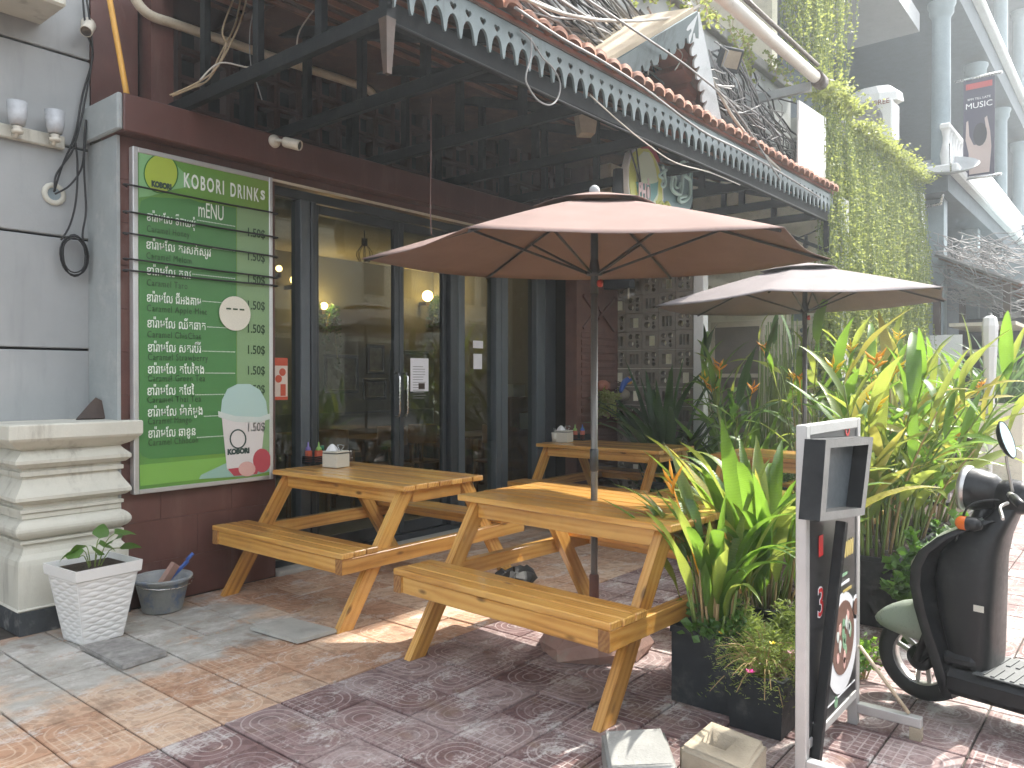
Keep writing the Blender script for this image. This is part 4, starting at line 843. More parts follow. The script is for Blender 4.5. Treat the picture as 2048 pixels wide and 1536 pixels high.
def umbrella(loc, mcan, label, tilt, base):
    u = thing('patio_umbrella', label, 'umbrella', loc, 0, 'patio umbrellas over the tables'); RAD = 1.275; A0 = math.atan2(-math.cos(TH), math.sin(TH))
    T = Matrix.Rotation(tilt[0], 4, Vector((tilt[1], tilt[2], 0)))
    ZA, ZR = 2.475, 2.145
    def prof(q): return ZA + (ZR - ZA) * (q ** 1.12)
    def canopy(name, q0, q1, lift, scal, nr):
        vs = []; fs = []; na = 48
        for i in range(nr + 1):
            q = q0 + (q1 - q0) * i / nr
            for k in range(na):
                a = A0 + 2 * math.pi * k / na; f = (k % 8) / 8.0; fl_ = math.cos(math.pi / 6) / math.cos((f - .5) * math.pi / 3)
                dip = -.020 * math.sin(math.pi * f) * q + (scal * math.sin(math.pi * f) * (i / nr) ** 2)
                rr = RAD * q * fl_ * (1 - .018 * math.sin(math.pi * f) * (q ** 3)); vs.append(T @ Vector((rr * math.cos(a), rr * math.sin(a), prof(q) + lift + dip - 0)))
        for i in range(nr):
            for k in range(na): fs.append((i * na + k, i * na + (k + 1) % na, (i + 1) * na + (k + 1) % na, (i + 1) * na + k))
        o = obj(name, MB().add(vs, fs, True), mcan, u); md = o.modifiers.new('hem', 'SOLIDIFY'); md.thickness = .003; return o
    cn = canopy('canopy', .10, 1.0, 0, 0, 12); canopy('vent_cap', .012, .27, .028, .012, 5)
    obj('pole', MB().tube([(0, 0, .02), (0, 0, 2.0)], .0195, 14), 'pole_grey', u); obj('upper_pole', MB().tube([(0, 0, 1.96), (0, 0, 2.47)], .0215, 14), 'pole_dark', u)
    obj('finial', MB().lathe([(.0, 2.475), (.03, 2.478), (.018, 2.495), (.026, 2.51), (.031, 2.53), (.026, 2.55), (.012, 2.562), (.0, 2.564)], 18), 'grey_render', u)
    obj('hub', MB().lathe([(.022, 2.06), (.045, 2.065), (.045, 2.085), (.03, 2.10), (.022, 2.15)], 14), 'pole_dark', u); obj('crank_knob', MB().lathe([(.0, 0), (.02, .002), (.022, .018), (.0, .024)], 12, Matrix.Translation((.01, -.02, 2.02)) @ Matrix.Rotation(R(90), 4, 'X')), 'knob_red', u)
    for k in range(6):
        a = A0 + math.pi * k / 3; pts = [T @ Vector((RAD * q * math.cos(a), RAD * q * math.sin(a), prof(q) - .014)) for q in (.03, .3, .6, .985)]
        obj('rib', MB().tube(pts, .008, 6), 'pole_dark', u); m_ = T @ Vector((RAD * .52 * math.cos(a), RAD * .52 * math.sin(a), prof(.52) - .02))
        obj('stretcher', MB().tube([Vector((.04 * math.cos(a), .04 * math.sin(a), 2.075)), m_], .0075, 6), 'pole_dark', u)
    if base == 'stone':
        b = MB(); pr = [(.29, 0), (.30, .05), (.27, .12), (.15, .165), (.03, .17), (.0, .17)]; b.lathe(pr, 9, Matrix.Rotation(R(17), 4, 'Z'), False); o = obj('base', b, 'stone_red', u, (.0, .0, 0.001)); obj('ground_sleeve', MB().lathe([(.0, .17), (.027, .171), (.027, .40), (.021, .41)], 12), 'carved_brown', u)
        for v in o.data.vertices: v.co += Vector((rng.gauss(0, .012), rng.gauss(0, .012), 0)) if v.co.z < .16 else Vector()
    else: obj('base', MB().lathe([(.0, .001), (.27, .001), (.27, .05), (.1, .08), (.04, .09), (.04, .3), (.0, .3)], 20), 'black_plastic', u)
    obj('joint_sleeve', MB().lathe([(.0205, .98), (.024, .985), (.024, 1.10), (.0205, 1.105)], 14), 'pole_dark', u)
    return u
umbrella((3.64, 2.38, 0), 'canopy_brown', 'large brown patio umbrella standing through the front picnic table', (R(-2.2), -c_r.x, -c_r.y), 'stone')
umbrella((6.88, 2.32, 0), 'canopy_grey', 'greyish brown patio umbrella rising from the leafy plants', (R(-1.2), _vh.x, _vh.y), 'disc')

# ---------------------------------------------------------------- table things
paint('sauce_red', (.50, .10, .05), .35, .1, 0); flat('cap_purple', (.22, .17, .42), .35); flat('cap_green', (.24, .42, .10), .35); flat('cap_dkgreen', (.02, .17, .08), .35); flat('cap_blue', (.05, .12, .40), .35)
paint('tin_white', (.62, .60, .52), .35, .04, .02); paint('tissue', (.8, .8, .8), .9, .02, .1); flat('toothpick_jar', (.40, .38, .36), .3)
def square_bottle(loc, cap, label, rnd_=False, h=.085):
    t = thing('sauce_bottle', label, 'bottle', loc)
    if rnd_: obj('body', MB().lathe([(.0, .001), (.026, .001), (.027, .01), (.027, h), (.02, h + .012)], 16), 'sauce_red', t)
    else: obj('body', MB().box((-.026, -.026, .001), (.026, .026, h + .01), ch=.008), 'sauce_red', t)
    obj('nozzle_cap', MB().lathe([(.023, h + .011), (.024, h + .018), (.018, h + .032), (.008, h + .04), (.005, h + .075), (.0, h + .078)], 14), cap, t); return t
def condiments(T, px_box, px_bask, flip, who):
    Z = .8205
    c = onZ(*px_box, Z); yaw = R(8)
    nbx = thing('napkin_box', 'cream tin napkin box with a wire handle on the ' + who, 'box', (c.x, c.y, Z), yaw)
    obj('tin', MB().box((-.07, -.075, .001), (.07, .075, .105), ch=.004), 'tin_white', nbx); obj('dark_rim', MB().box((-.0705, -.0755, .1055), (.0705, .0755, .110)), 'frame_dark', nbx); obj('lid', MB().box((-.069, -.074, .1105), (.069, .074, .124), ch=.004), 'tin_white', nbx)
    obj('tissue', MB().lathe([(.05, .125), (.035, .15), (.012, .172), (.0, .175)], 7, Matrix.Translation((-.01, .03, 0)), False), 'tissue', nbx)
    obj('wire_handle', MB().tube(smooth([(.02, -.03, .125), (.02, -.005, .15), (.02, -.002, .165), (.02, -.03, .17), (.02, -.06, .165), (.02, -.055, .15), (.02, -.03, .125)], 4), .004, 6), 'steel', nbx)
    d = onZ(*px_bask, Z)
    bk_ = thing('black_basket', 'small black slatted basket beside the napkin box on the ' + who, 'basket', (d.x, d.y, Z), yaw)
    obj('base', MB().box((-.10, -.085, .001), (.10, .085, .008)), 'black_plastic', bk_)
    for k in range(4):
        z = .009 + k * .014
        for s in (-1, 1):
            obj('slat', MB().box((-.10, s * .085 - .003, z), (.10, s * .085 + .003, z + .0115), ch=.002), 'black_plastic', bk_); obj('slat', MB().box((s * .10 - .003, -.0815, z), (s * .10 + .003, .0815, z + .0115), ch=.002), 'black_plastic', bk_)
    W_ = Matrix.Translation((d.x, d.y, Z + .008)) @ Matrix.Rotation(yaw, 4, 'Z')
    p = W_ @ Vector((-.05, .035, 0)); square_bottle(p, 'cap_purple' if not flip else 'cap_green', ('red sauce bottle with a purple nozzle in the basket on the ' if not flip else 'red sauce bottle with a green nozzle in the basket on the ') + who, flip)
    p = W_ @ Vector((.0, -.03, 0)); square_bottle(p, 'cap_green' if not flip else 'cap_blue', ('red sauce bottle with a green nozzle in the basket on the ' if not flip else 'red sauce bottle with a blue nozzle in the basket on the ') + who, flip)
    p = W_ @ Vector((.06, .0, 0)); g = thing('shaker_bottle', 'small bottle with a dark green cap in the basket on the ' + who, 'bottle', p)
    obj('body', MB().lathe([(.0, .001), (.021, .001), (.021, .08), (.017, .09)], 14), 'mid_dark_green', g); obj('label_band', MB().lathe([(.0215, .03), (.0215, .065)], 14), 'tin_white', g); obj('cap', MB().lathe([(.018, .09), (.021, .092), (.021, .125), (.0, .127)], 14), 'cap_dkgreen', g)
    p = W_ @ Vector((.16, -.2, -.008)) if not flip else W_ @ Vector((-.22, .07, -.008)); s_ = thing('spice_jar', 'glass spice jar with red chilli on a wire rack on the ' + who, 'jar', p)
    obj('jar', MB().lathe([(.0, .012), (.03, .012), (.032, .02), (.032, .075), (.026, .085)], 16), 'sauce_red' if flip else 'dark_wood', s_); obj('lid', MB().lathe([(.027, .086), (.028, .09), (.024, .098), (.008, .10), (.008, .11), (.0, .112)], 14), 'steel', s_)
    obj('wire_ring', MB().tube([(.036 * math.cos(a * math.pi / 8), .036 * math.sin(a * math.pi / 8), .04) for a in range(17)], .003, 5, False).tube([(.036, 0, .04), (.036, 0, .001)], .003, 5).tube([(-.036, 0, .04), (-.036, 0, .001)], .003, 5).tube([(0, .036, .04), (0, .036, .001)], .003, 5), 'steel', s_)
condiments(None, (672, 934), (632, 926), False, 'left picnic table')
condiments(None, (1128, 884), (1160, 880), True, 'back picnic table')
p = onZ(1110, 884, .8205); cp = thing('cutlery_cup', 'pale ribbed cup on the back picnic table', 'cup', p); obj('cup', MB().lathe([(.0, .001), (.03, .001), (.038, .10), (.034, .10), (.028, .01)], 16), 'tin_white', cp); obj('cutlery', MB().tube([(0.005, 0, .01), (.02, .01, .14)], .004, 5).tube([(-.005, 0.005, .01), (-.02, .0, .15)], .004, 5), 'steel', cp)

# ---------------------------------------------------------------- menu board
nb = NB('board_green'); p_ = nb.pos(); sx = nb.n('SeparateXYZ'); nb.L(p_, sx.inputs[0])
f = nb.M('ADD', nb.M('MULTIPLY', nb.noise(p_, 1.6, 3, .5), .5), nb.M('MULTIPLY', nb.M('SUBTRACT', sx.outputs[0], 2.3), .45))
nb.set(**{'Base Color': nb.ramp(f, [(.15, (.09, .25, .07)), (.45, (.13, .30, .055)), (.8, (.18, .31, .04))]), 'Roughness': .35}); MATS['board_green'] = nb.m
flat('board_mid', (.075, .22, .068), .35); flat('board_pale', (.22, .35, .17), .35); flat('board_leaf', (.22, .44, .20), .4); flat('board_lower', (.20, .42, .085), .35)
flat('text_white', (.80, .86, .78), .5); flat('text_dark', (.035, .075, .03), .5); flat('logo_lime', (.36, .46, .06), .4); flat('logo_ring', (.03, .15, .03), .4); flat('logo_dark', (.03, .06, .05), .4)
flat('cup_pale', (.56, .62, .58), .35); flat('cup_milk', (.66, .63, .61), .35); flat('straw_red', (.42, .06, .08), .4); flat('straw_pink', (.62, .38, .34), .4); flat('teal_print', (.28, .46, .38), .4); flat('dome_teal', (.42, .58, .54), .35); flat('disc_cream', (.70, .67, .56), .5)
BY = 5.04; mbd = thing('menu_board', 'tall green drinks menu board with white Khmer lettering on the brown wall', 'menu board', (2.86, 5.08, .745))
BX0, BX1, BZ0, BZ1 = 2.343, 3.372, .745, 2.983
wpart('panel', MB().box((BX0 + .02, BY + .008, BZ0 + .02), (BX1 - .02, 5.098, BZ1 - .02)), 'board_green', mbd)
for lo, hi in (((BX0, BY, BZ0), (BX0 + .034, 5.0985, BZ1)), ((BX1 - .03, BY, BZ0), (BX1, 5.0985, BZ1)), ((BX0 + .034, BY + .001, BZ0), (BX1 - .03, 5.0985, BZ0 + .03)), ((BX0 + .034, BY + .001, BZ1 - .034), (BX1 - .03, 5.0985, BZ1))):
    wpart('frame_bar', MB().box(lo, hi, ch=.004), 'alu', mbd)
lay = [0]
def bprint(name, pts, m_, y):
    """flat print: outline given in photo pixels, laid on the board"""
    q = [onY(a, b, y) for a, b in pts]; me = curve_mesh([[(p.x, p.z) for p in q]], .0004); o = wpart(name, me, m_, mbd); o.matrix_basis = Matrix.Translation((0, y, 0)) @ Matrix.Rotation(R(90), 4, 'X'); return o
def btext(body, pl, pr, base_l, hgt, m_, y, bold=0.0, sp=1.0):
    a = onY(pl, base_l, y); b = onY(pr, base_l, y); me = text_mesh(body, hgt, .0004, bold=bold, sp=sp); xs = [v.co.x for v in me.vertices]
    if not xs: return
    k = (b.x - a.x) / (max(xs) - min(xs)); mn = min(xs)
    for v in me.vertices: v.co.x = (v.co.x - mn) * k
    o = wpart('lettering', me, m_, mbd); o.matrix_basis = Matrix.Translation((a.x, y, a.z)) @ Matrix.Rotation(R(90), 4, 'X'); return o
Y1, Y2, Y3, Y4 = BY + .0065, BY + .0048, BY + .0030, BY + .0014
bprint('print_area', [(278, 420), (282, 402), (300, 394), (380, 398), (400, 405), (472, 416), (473, 905), (300, 918), (284, 912), (278, 900)], 'board_mid', Y1)
bprint('price_strip', [(474, 412), (538, 424), (540, 936), (474, 944)], 'board_pale', Y1)
bprint('lower_print', [(279, 930), (474, 912), (474, 950), (281, 972)], 'board_lower', Y1)
bprint('leaf_print', [(278, 305), (340, 318), (395, 372), (350, 378), (300, 392), (278, 395)], 'board_leaf', Y1)
def ell(cx, cy, rx, ry, n_=28): return [(cx + rx * math.cos(2 * math.pi * k / n_), cy + ry * math.sin(2 * math.pi * k / n_)) for k in range(n_)]
bprint('logo_ring', ell(322, 347, 35, 40), 'logo_ring', Y2); bprint('logo_disc', ell(322, 347, 32.5, 37.5), 'logo_lime', Y3)
btext('KOBORI', 303, 343, 372, .05, 'logo_dark', Y4, .004)
btext('KOBORI', 368, 448, 373, .135, 'text_white', Y3, .003, 1.3); btext('DRINK', 461, 518, 392, .135, 'text_white', Y3, .003, 1.3); btext('s', 521, 530, 398, .14, 'text_white', Y3, .003)
btext('mENU', 397, 447, 433, .15, 'text_white', Y3)
kh = ['ខារ៉ាមែល ទឹកឃមុំ', 'ខារ៉ាមែល តរសក់សរូវ', 'ខារ៉ាមែល តរាវ', 'ខារ៉ាមែល ជីអងគាម', 'ខារ៉ាមែល ឈីតឆាត', 'ខារ៉ាមែល សតរប៊ឺរី', 'ខារ៉ាមែល តែបៃតង', 'ខារ៉ាមែល តែថៃ', 'ខារ៉ាមែល ម៉ាក់មូង', 'ខារ៉ាមែល ឆាខូន']
en = ['Caramel Honey', 'Caramel Melom', 'Caramel Taro', 'Caramel Apple Mint', 'Caramel ChisChat', 'Caramel Strawberry', 'Caramel Green Tea', 'Caramel Thai Tea', 'Caramel Mango', 'Caramel Chhocon']
kr = [391, 422, 382, 402, 411, 402, 408, 388, 405, 391]; er = [379, 383, 375, 414, 402, 416, 410, 402, 383, 396]
kb = [441, 497, 549, 603, 654.5, 703, 747, 790.5, 833.5, 876]; eb = [463, 517, 571, 622, 674.5, 720, 763, 806, 849, 892]; pb2 = [472, 520, 566, 618, 665, 707.5, 749, 787, 827, 863]; px_r = [294, 293, 294, 294, 295, 296, 296, 295, 296, 297]
for i in range(10):
    btext(kh[i], px_r[i], kr[i], kb[i], .082, 'text_white', Y3, .0006); btext(en[i], px_r[i], er[i], eb[i], .062, 'text_dark', Y3, 0, 1.15)
    btext('.' * 26, kr[i] + 3, 470, kb[i] + (470 - kr[i]) * 0, .06, 'text_white', Y3); btext('1.50$', 496, 530, pb2[i], .088, 'text_dark', Y3, .0012)
bprint('tea_table', [(398, 958), (402, 950), (455, 925), (540, 918), (540, 943), (500, 952)], 'teal_print', Y2)
bprint('cup_body', [(443, 828), (531, 832), (520, 936), (512, 948), (466, 950), (454, 938)], 'cup_milk', Y3); bprint('cup_dome', [(441, 830), (444, 800), (455, 778), (475, 768), (500, 768), (520, 780), (532, 802), (536, 832), (520, 838), (470, 838)], 'dome_teal', Y3 - .0004)
bprint('cup_rim', [(436, 822), (470, 832), (520, 834), (542, 826), (540, 838), (518, 845), (470, 844), (437, 834)], 'cup_pale', Y4); bprint('cup_juice', [(456, 938), (520, 930), (514, 948), (468, 952)], 'straw_red', Y4)
bprint('strawberry', ell(524, 921, 18, 24, 18), 'straw_red', Y4 - .0004); bprint('strawberry_half', ell(494, 938, 17, 15, 18), 'straw_pink', Y4 - .0008); bprint('cup_logo', ell(476, 878, 17, 20, 20), 'logo_dark', Y4); bprint('cup_logo_inner', ell(476, 878, 14, 17, 20), 'cup_milk', Y4 - .0004)
btext('KOBORI', 455, 499, 909, .05, 'logo_dark', Y4, .004)
ds = thing('round_sign', 'round cream disc with three black dashes on the menu board', 'sign', onY(471, 627, 5.03)); dcn = onY(471, 627, 5.03)
wpart('disc', MB().lathe([(.0, 0), (.122, 0), (.122, .006), (.0, .006)], 36, Matrix.Translation((dcn.x, 5.0385, dcn.z)) @ Matrix.Rotation(R(90), 4, 'X'), False), 'disc_cream', ds)
for k in (-1, 0, 1): wpart('dash', MB().box((dcn.x + k * .052 - .018, 5.030, dcn.z + .025), (dcn.x + k * .052 + .018, 5.0322, dcn.z + .036)), 'text_dark', ds)
for k, (ya, yb) in enumerate(((370, 426), (424, 474), (467, 513), (518, 555), (541, 571))):
    a, b = onY(262, ya, 5.02), onY(549, yb, 5.02)
    cable('board_cable', [a + Vector((0, .06, 0)), a, a.lerp(b, .5) + Vector((0, 0, -.004)), b, b + Vector((.0, .06, 0))], .0068, 'cable_black', ['black cable across the menu board just under its round logo', 'black cable across the first menu line', 'black cable across the second menu price', 'upper of the paired black cables across the third menu line', 'lower of the paired black cables across the third menu line'][k])

# ---------------------------------------------------------------- hanging noodle sign
flat('sign_yellow', (.58, .60, .16), .4); flat('sign_pale', (.62, .68, .50), .4); flat('sign_teal', (.13, .32, .30), .4); flat('sign_mint', (.55, .75, .70), .35); flat('sign_red', (.35, .04, .04), .4); flat('sign_pink', (.75, .55, .55), .4); flat('chop_black', (.02, .02, .02), .4); flat('sign_grey', (.22, .33, .34), .45)
SY = 3.35; ph = thing('noodle_sign', 'hanging cut out noodle shop sign with a teal bowl and neon style letters', 'sign', onY(1315, 400, SY))
def sprint(name, pts, m_, y, ex=.002, holes=()):
    q = [[(onY(a, b, SY).x, onY(a, b, SY).z) for a, b in s] for s in (pts,) + tuple(holes)]; me = curve_mesh(q, ex); o = wpart(name, me, m_, ph); o.matrix_basis = Matrix.Translation((0, y, 0)) @ Matrix.Rotation(R(90), 4, 'X'); return o
disc = [(1256, 305), (1272, 292), (1290, 294), (1303, 312), (1312, 335), (1319, 365), (1321, 400), (1312, 425), (1290, 440), (1266, 430), (1254, 405), (1249, 370), (1249, 335)]
sprint('back_disc', disc, 'white_trim', SY, .03); sprint('yellow_face', [(1283 + (a - 1283) * .93, 365 + (b - 365) * .95) for a, b in disc], 'sign_yellow', SY - .034); sprint('pale_face', [(1290 + (a - 1290) * .6, 355 + (b - 355) * .8) for a, b in disc], 'sign_pale', SY - .038)
sprint('red_arc', [(1270, 294), (1280, 289), (1294, 293), (1304, 306), (1312, 325), (1307, 327), (1298, 310), (1288, 299), (1274, 299)], 'sign_red', SY - .041)
sprint('bowl', [(1264, 365), (1285, 369), (1307, 363), (1305, 390), (1298, 402), (1296, 407), (1277, 404), (1268, 390)], 'sign_teal', SY - .042, .006); sprint('soup', ell(1286, 363, 20, 6.5, 20), 'sign_pale', SY - .050)
wpart('chopstick', MB().tube([onY(1258, 292, SY - .06), onY(1280, 364, SY - .06)], .008, 6), 'chop_black', ph); wpart('chopstick', MB().tube([onY(1271, 284, SY - .06), onY(1281, 364, SY - .06)], .008, 6), 'chop_black', ph)
a, b = onY(1278, 396, SY - .055), onY(1301, 398, SY - .055); me = text_mesh('PHỞ', .2, .003, bold=.006); xs = [v.co.x for v in me.vertices]; k = (b.x - a.x) / (max(xs) - min(xs))
for v in me.vertices: v.co.x = (v.co.x - min(xs)) * k
o = wpart('lettering', me, 'sign_pink', ph); o.matrix_basis = Matrix.Translation((a.x, SY - .053, a.z)) @ Matrix.Rotation(R(90), 4, 'X')
sprint('letter_board', [(1318, 335), (1326, 328), (1336, 340), (1352, 340), (1360, 348), (1366, 325), (1378, 322), (1386, 330), (1385, 400), (1380, 418), (1340, 420), (1322, 410)], 'sign_grey', SY + .01, .012)
def stroke(pts, m_, r_=.014): wpart('neon_stroke', MB().tube(smooth([onY(a, b, SY - .03) for a, b in pts], 4), r_, 6), m_, ph)
stroke(((1324, 332), (1327, 342), (1316, 352), (1326, 358), (1321, 370), (1326, 374), (1331, 366), (1329, 345), (1333, 340)), 'sign_mint'); stroke(((1341, 343), (1345, 352), (1343, 372), (1348, 384), (1360, 388), (1364, 375), (1366, 352), (1374, 355), (1380, 362), (1380, 388), (1372, 400), (1362, 404), (1358, 396), (1372, 392)), 'sign_mint', .018)
stroke(((1346, 346), (1352, 358), (1350, 372), (1356, 376), (1361, 366)), 'sign_mint', .012); stroke(((1374, 352), (1362, 335), (1362, 325), (1370, 324), (1376, 338), (1380, 330), (1384, 328), (1380, 352)), 'sign_mint', .009)
stroke(((1310, 402), (1314, 412), (1322, 404), (1328, 412), (1334, 405), (1340, 414)), 'sign_yellow', .016)
wpart('side_rim', MB().tube([onY(1238, 340, SY + .06), onY(1236, 380, SY + .06), onY(1240, 420, SY + .06)], .05, 8), 'frame_dark', ph)
wpart('hanger', MB().tube([onY(1285, 292, SY), Vector((onY(1285, 292, SY).x, SY, 3.36))], .01, 6).tube([onY(1370, 330, SY), Vector((onY(1370, 330, SY).x, SY, 3.36))], .01, 6), 'truss_black', ph)
sk = thing('wall_speaker', 'tan wedge shaped speaker hanging under the awning', 'speaker', onY(1172, 255, 3.2)); q = onY(1172, 230, 3.25)
wpart('cabinet', MB().prism([(-.085, .10), (.085, .10), (.055, -.12), (-.055, -.12)], -.06, .06, Matrix.Translation((q.x, q.y, q.z - .03)) @ Matrix.Rotation(R(-40), 4, 'Z')), 'concrete_tan', sk); wpart('bracket', MB().tube([q + Vector((0, 0, .07)), q + Vector((0, 0.0, .20))], .012, 6), 'truss_black', sk)

# ---------------------------------------------------------------- notices, lamps and pictures inside
def notice(name, px0, py0, px1, py1, y, m_, label, cat):
    a, b = onY(px0, py1, y), onY(px1, py0, y); o = thing(name, label, cat, (a.x, y, a.z)); wpart('sheet', MB().box((a.x, y, a.z), (b.x, y + .002, b.z)), m_, o); return o, a, b
nt_, a, b = notice('paper_notice', 821, 717, 857, 783, 5.2, 'paper', 'white paper notice taped on the right glass door', 'notice')
for k in range(13): wpart('text_line', MB().box((a.x + .03, 5.1985, b.z - .08 - k * .024), (b.x - .03 - rng.uniform(0, .05), 5.1996, b.z - .074 - k * .024)), 'cable_grey', nt_)
wpart('photo_print', MB().box((a.x + .10, 5.198, a.z + .02), (b.x - .05, 5.1996, a.z + .075)), 'dark_wood', nt_)
flat('poster_red', (.50, .075, .03), .5); flat('poster_cream', (.62, .52, .44), .5)
ps, a, b = notice('health_poster', 549, 716, 575, 800, 5.15, 'poster_cream', 'red and cream illustrated poster on the glass beside the menu board', 'poster')
wpart('header', MB().box((a.x, 5.148, b.z - .06), (b.x, 5.1496, b.z)), 'poster_red', ps); wpart('footer', MB().box((a.x, 5.148, a.z), (b.x, 5.1496, a.z + .025)), 'poster_red', ps)
for fx, fz, rr in ((.6, .66, .03), (.3, .5, .03)): wpart('picture_dot', MB().lathe([(.0, 0), (rr, 0)], 14, Matrix.Translation((a.x + (b.x - a.x) * fx, 5.148, a.z + (b.z - a.z) * fz)) @ Matrix.Rotation(R(90), 4, 'X')), 'poster_red', ps)
wpart('figure_print', MB().box((a.x + (b.x - a.x) * .45, 5.148, a.z + .03), (a.x + (b.x - a.x) * .85, 5.1496, a.z + .12), ch=.0007), 'poster_red', ps)
qr, a, b = notice('paper_notice', 946, 682, 966, 696, 5.2, 'paper', 'small blank white card on the glass right of the doors', 'notice'); qr, a, b = notice('paper_notice', 947, 708, 964, 738, 5.2, 'paper', 'small white card lower on the glass right of the doors', 'notice')
for i, (x0, y0, x1, y1) in enumerate(((650, 710, 718, 787), (735, 689, 770, 748), (728, 757, 774, 800), (782, 703, 858, 787))):
    a, b = onY(x0, y1, 8.95), onY(x1, y0, 8.95); pf = thing('picture_frame', ['large dark framed picture left of the door handles', 'upper small dark framed picture seen through the door', 'lower small dark framed picture seen through the door', 'large dark framed picture behind the paper notice'][i], 'picture', (a.x, 8.98, a.z), 0, 'framed pictures on the cafe wall'); e_ = .05
    wpart('frame', MB().box((a.x, 8.95, a.z), (b.x, 8.983, a.z + e_), ch=.006).box((a.x, 8.95, b.z - e_), (b.x, 8.983, b.z), ch=.006).box((a.x, 8.951, a.z + e_), (a.x + e_, 8.983, b.z - e_), ch=.006).box((b.x - e_, 8.951, a.z + e_), (b.x, 8.983, b.z - e_), ch=.006), 'frame_dark', pf); wpart('print', MB().box((a.x + e_, 8.965, a.z + e_), (b.x - e_, 8.984, b.z - e_)), 'picture', pf)
emit('bulb_warm', (1.0, .62, .20), 5.0); emit('bulb_soft', (1.0, .60, .22), 2.0)
def sconce(px, py, y, r_, m_, label):
    c = onY(px, py, y); s = thing('wall_sconce', label, 'lamp', c, 0, 'lit lamps inside the cafe'); wpart('bulb', MB().lathe([(r_ * math.sin(math.pi * k / 8), c.z - r_ * math.cos(math.pi * k / 8)) for k in range(9)], 14, Matrix.Translation((c.x, c.y, 0))), m_, s); wpart('base', MB().box((c.x - .03, c.y, c.z - r_ - .06), (c.x + .03, 8.985 if y > 8 else c.y + .05, c.z - r_ - .005)), 'dark_wood', s)
    if m_ == 'bulb_warm':
        ld = bpy.data.lights.new('lamp_light', 'POINT'); ld.energy = 5; ld.color = (1.0, .66, .28); ld.shadow_soft_size = .06; lo = bpy.data.objects.new('lamp_light', ld); COL.objects.link(lo); lo.parent = s; lo.matrix_parent_inverse = WINV[s.name]; lo.location = (c.x, c.y - .12, c.z + .02)
sconce(855, 592, 8.82, .085, 'bulb_warm', 'glowing round wall lamp with a trailing plant right of the doors'); sconce(648, 612, 8.85, .05, 'bulb_warm', 'glowing wall lamp beside the left door post'); sconce(558, 537, 7.2, .035, 'bulb_soft', 'small glowing bulb at the left edge of the glass'); sconce(589, 560, 8.8, .06, 'bulb_soft', 'glowing lamp left of the first door post'); sconce(963, 672, 8.0, .05, 'bulb_soft', 'small glowing lamp right of the door posts')
pd = thing('pendant_lamp', 'unlit caged pendant lamp hanging behind the left door', 'lamp', onY(729, 480, 7.0)); c = onY(729, 495, 7.0)
wpart('cord', MB().tube([(c.x, 7.0, c.z + .1), (c.x, 7.0, 3.199)], .006, 6), 'cable_black', pd); wpart('socket', MB().lathe([(.035, c.z + .02), (.035, c.z + .1), (.0, c.z + .105)], 12, Matrix.Translation((c.x, 7.0, 0))), 'cable_black', pd)
for k in range(8): wpart('cage_wire', MB().tube([(c.x + rr * math.cos(k * math.pi / 4), 7.0 + rr * math.sin(k * math.pi / 4), c.z + zz) for rr, zz in ((.035, .02), (.085, -.05), (.09, -.1), (.05, -.17))], .004, 4), 'cable_black', pd)
for i, (x, y) in enumerate(((5.2, 7.6), (6.6, 7.6), (7.7, 6.9))):
    dt = thing('dining_table', ['dark dining table inside behind the left door', 'dark dining table inside behind the right door', 'dark dining table inside near the far window'][i], 'table', (x, y, .012), 0, 'dining tables inside the cafe'); obj('top', MB().box((-.5, -.35, .71), (.5, .35, .75), ch=.006), 'dark_wood', dt)
    for sx_ in (-1, 1):
        for sy_ in (-1, 1): obj('leg', MB().box((sx_ * .44 - .03, sy_ * .29 - .03, 0), (sx_ * .44 + .03, sy_ * .29 + .03, .709)), 'dark_wood', dt)
    for j, (dx, dy, rz) in enumerate(((-.25, -.55, 0), (.25, -.55, 0))):
        ch_ = thing('dining_chair', 'brown wooden chair at the ' + ('left' if j == 0 else 'right') + ' of ' + ['the dining table behind the left door', 'the dining table behind the right door', 'the dining table near the far window'][i], 'chair', (x + dx, y + dy, .012), rz, 'chairs inside the cafe'); obj('seat', MB().box((-.2, -.2, .43), (.2, .2, .46), ch=.01), 'chair_wood', ch_); obj('backrest', MB().lathe([(.19, .0), (.19, .22), (.165, .22), (.165, .0)], 20, Matrix.Translation((0, -.02, .68)) @ Matrix.Scale(.9, 4, (0, 1, 0))), 'chair_wood', ch_)
        for sx_ in (-1, 1):
            for sy_ in (-1, 1): obj('leg', MB().box((sx_ * .17 - .018, sy_ * .17 - .018, 0), (sx_ * .17 + .018, sy_ * .17 + .018, .68 if sy_ < 0 else .429)), 'chair_wood', ch_)
sh = thing('wooden_shelf', 'light brown wooden cabinet inside near the far glass panel', 'cabinet', (7.6, 6.2, .012)); obj('carcass', MB().box((-.25, -.2, 0), (.25, .2, 1.25), ch=.01), 'chair_wood', sh); obj('price_card', MB().box((-.1, -.206, .85), (.1, -.2005, 1.05)), 'paper', sh); obj('top_box', MB().box((-.12, -.12, 1.251), (.12, .12, 1.4)), 'tin_white', sh)
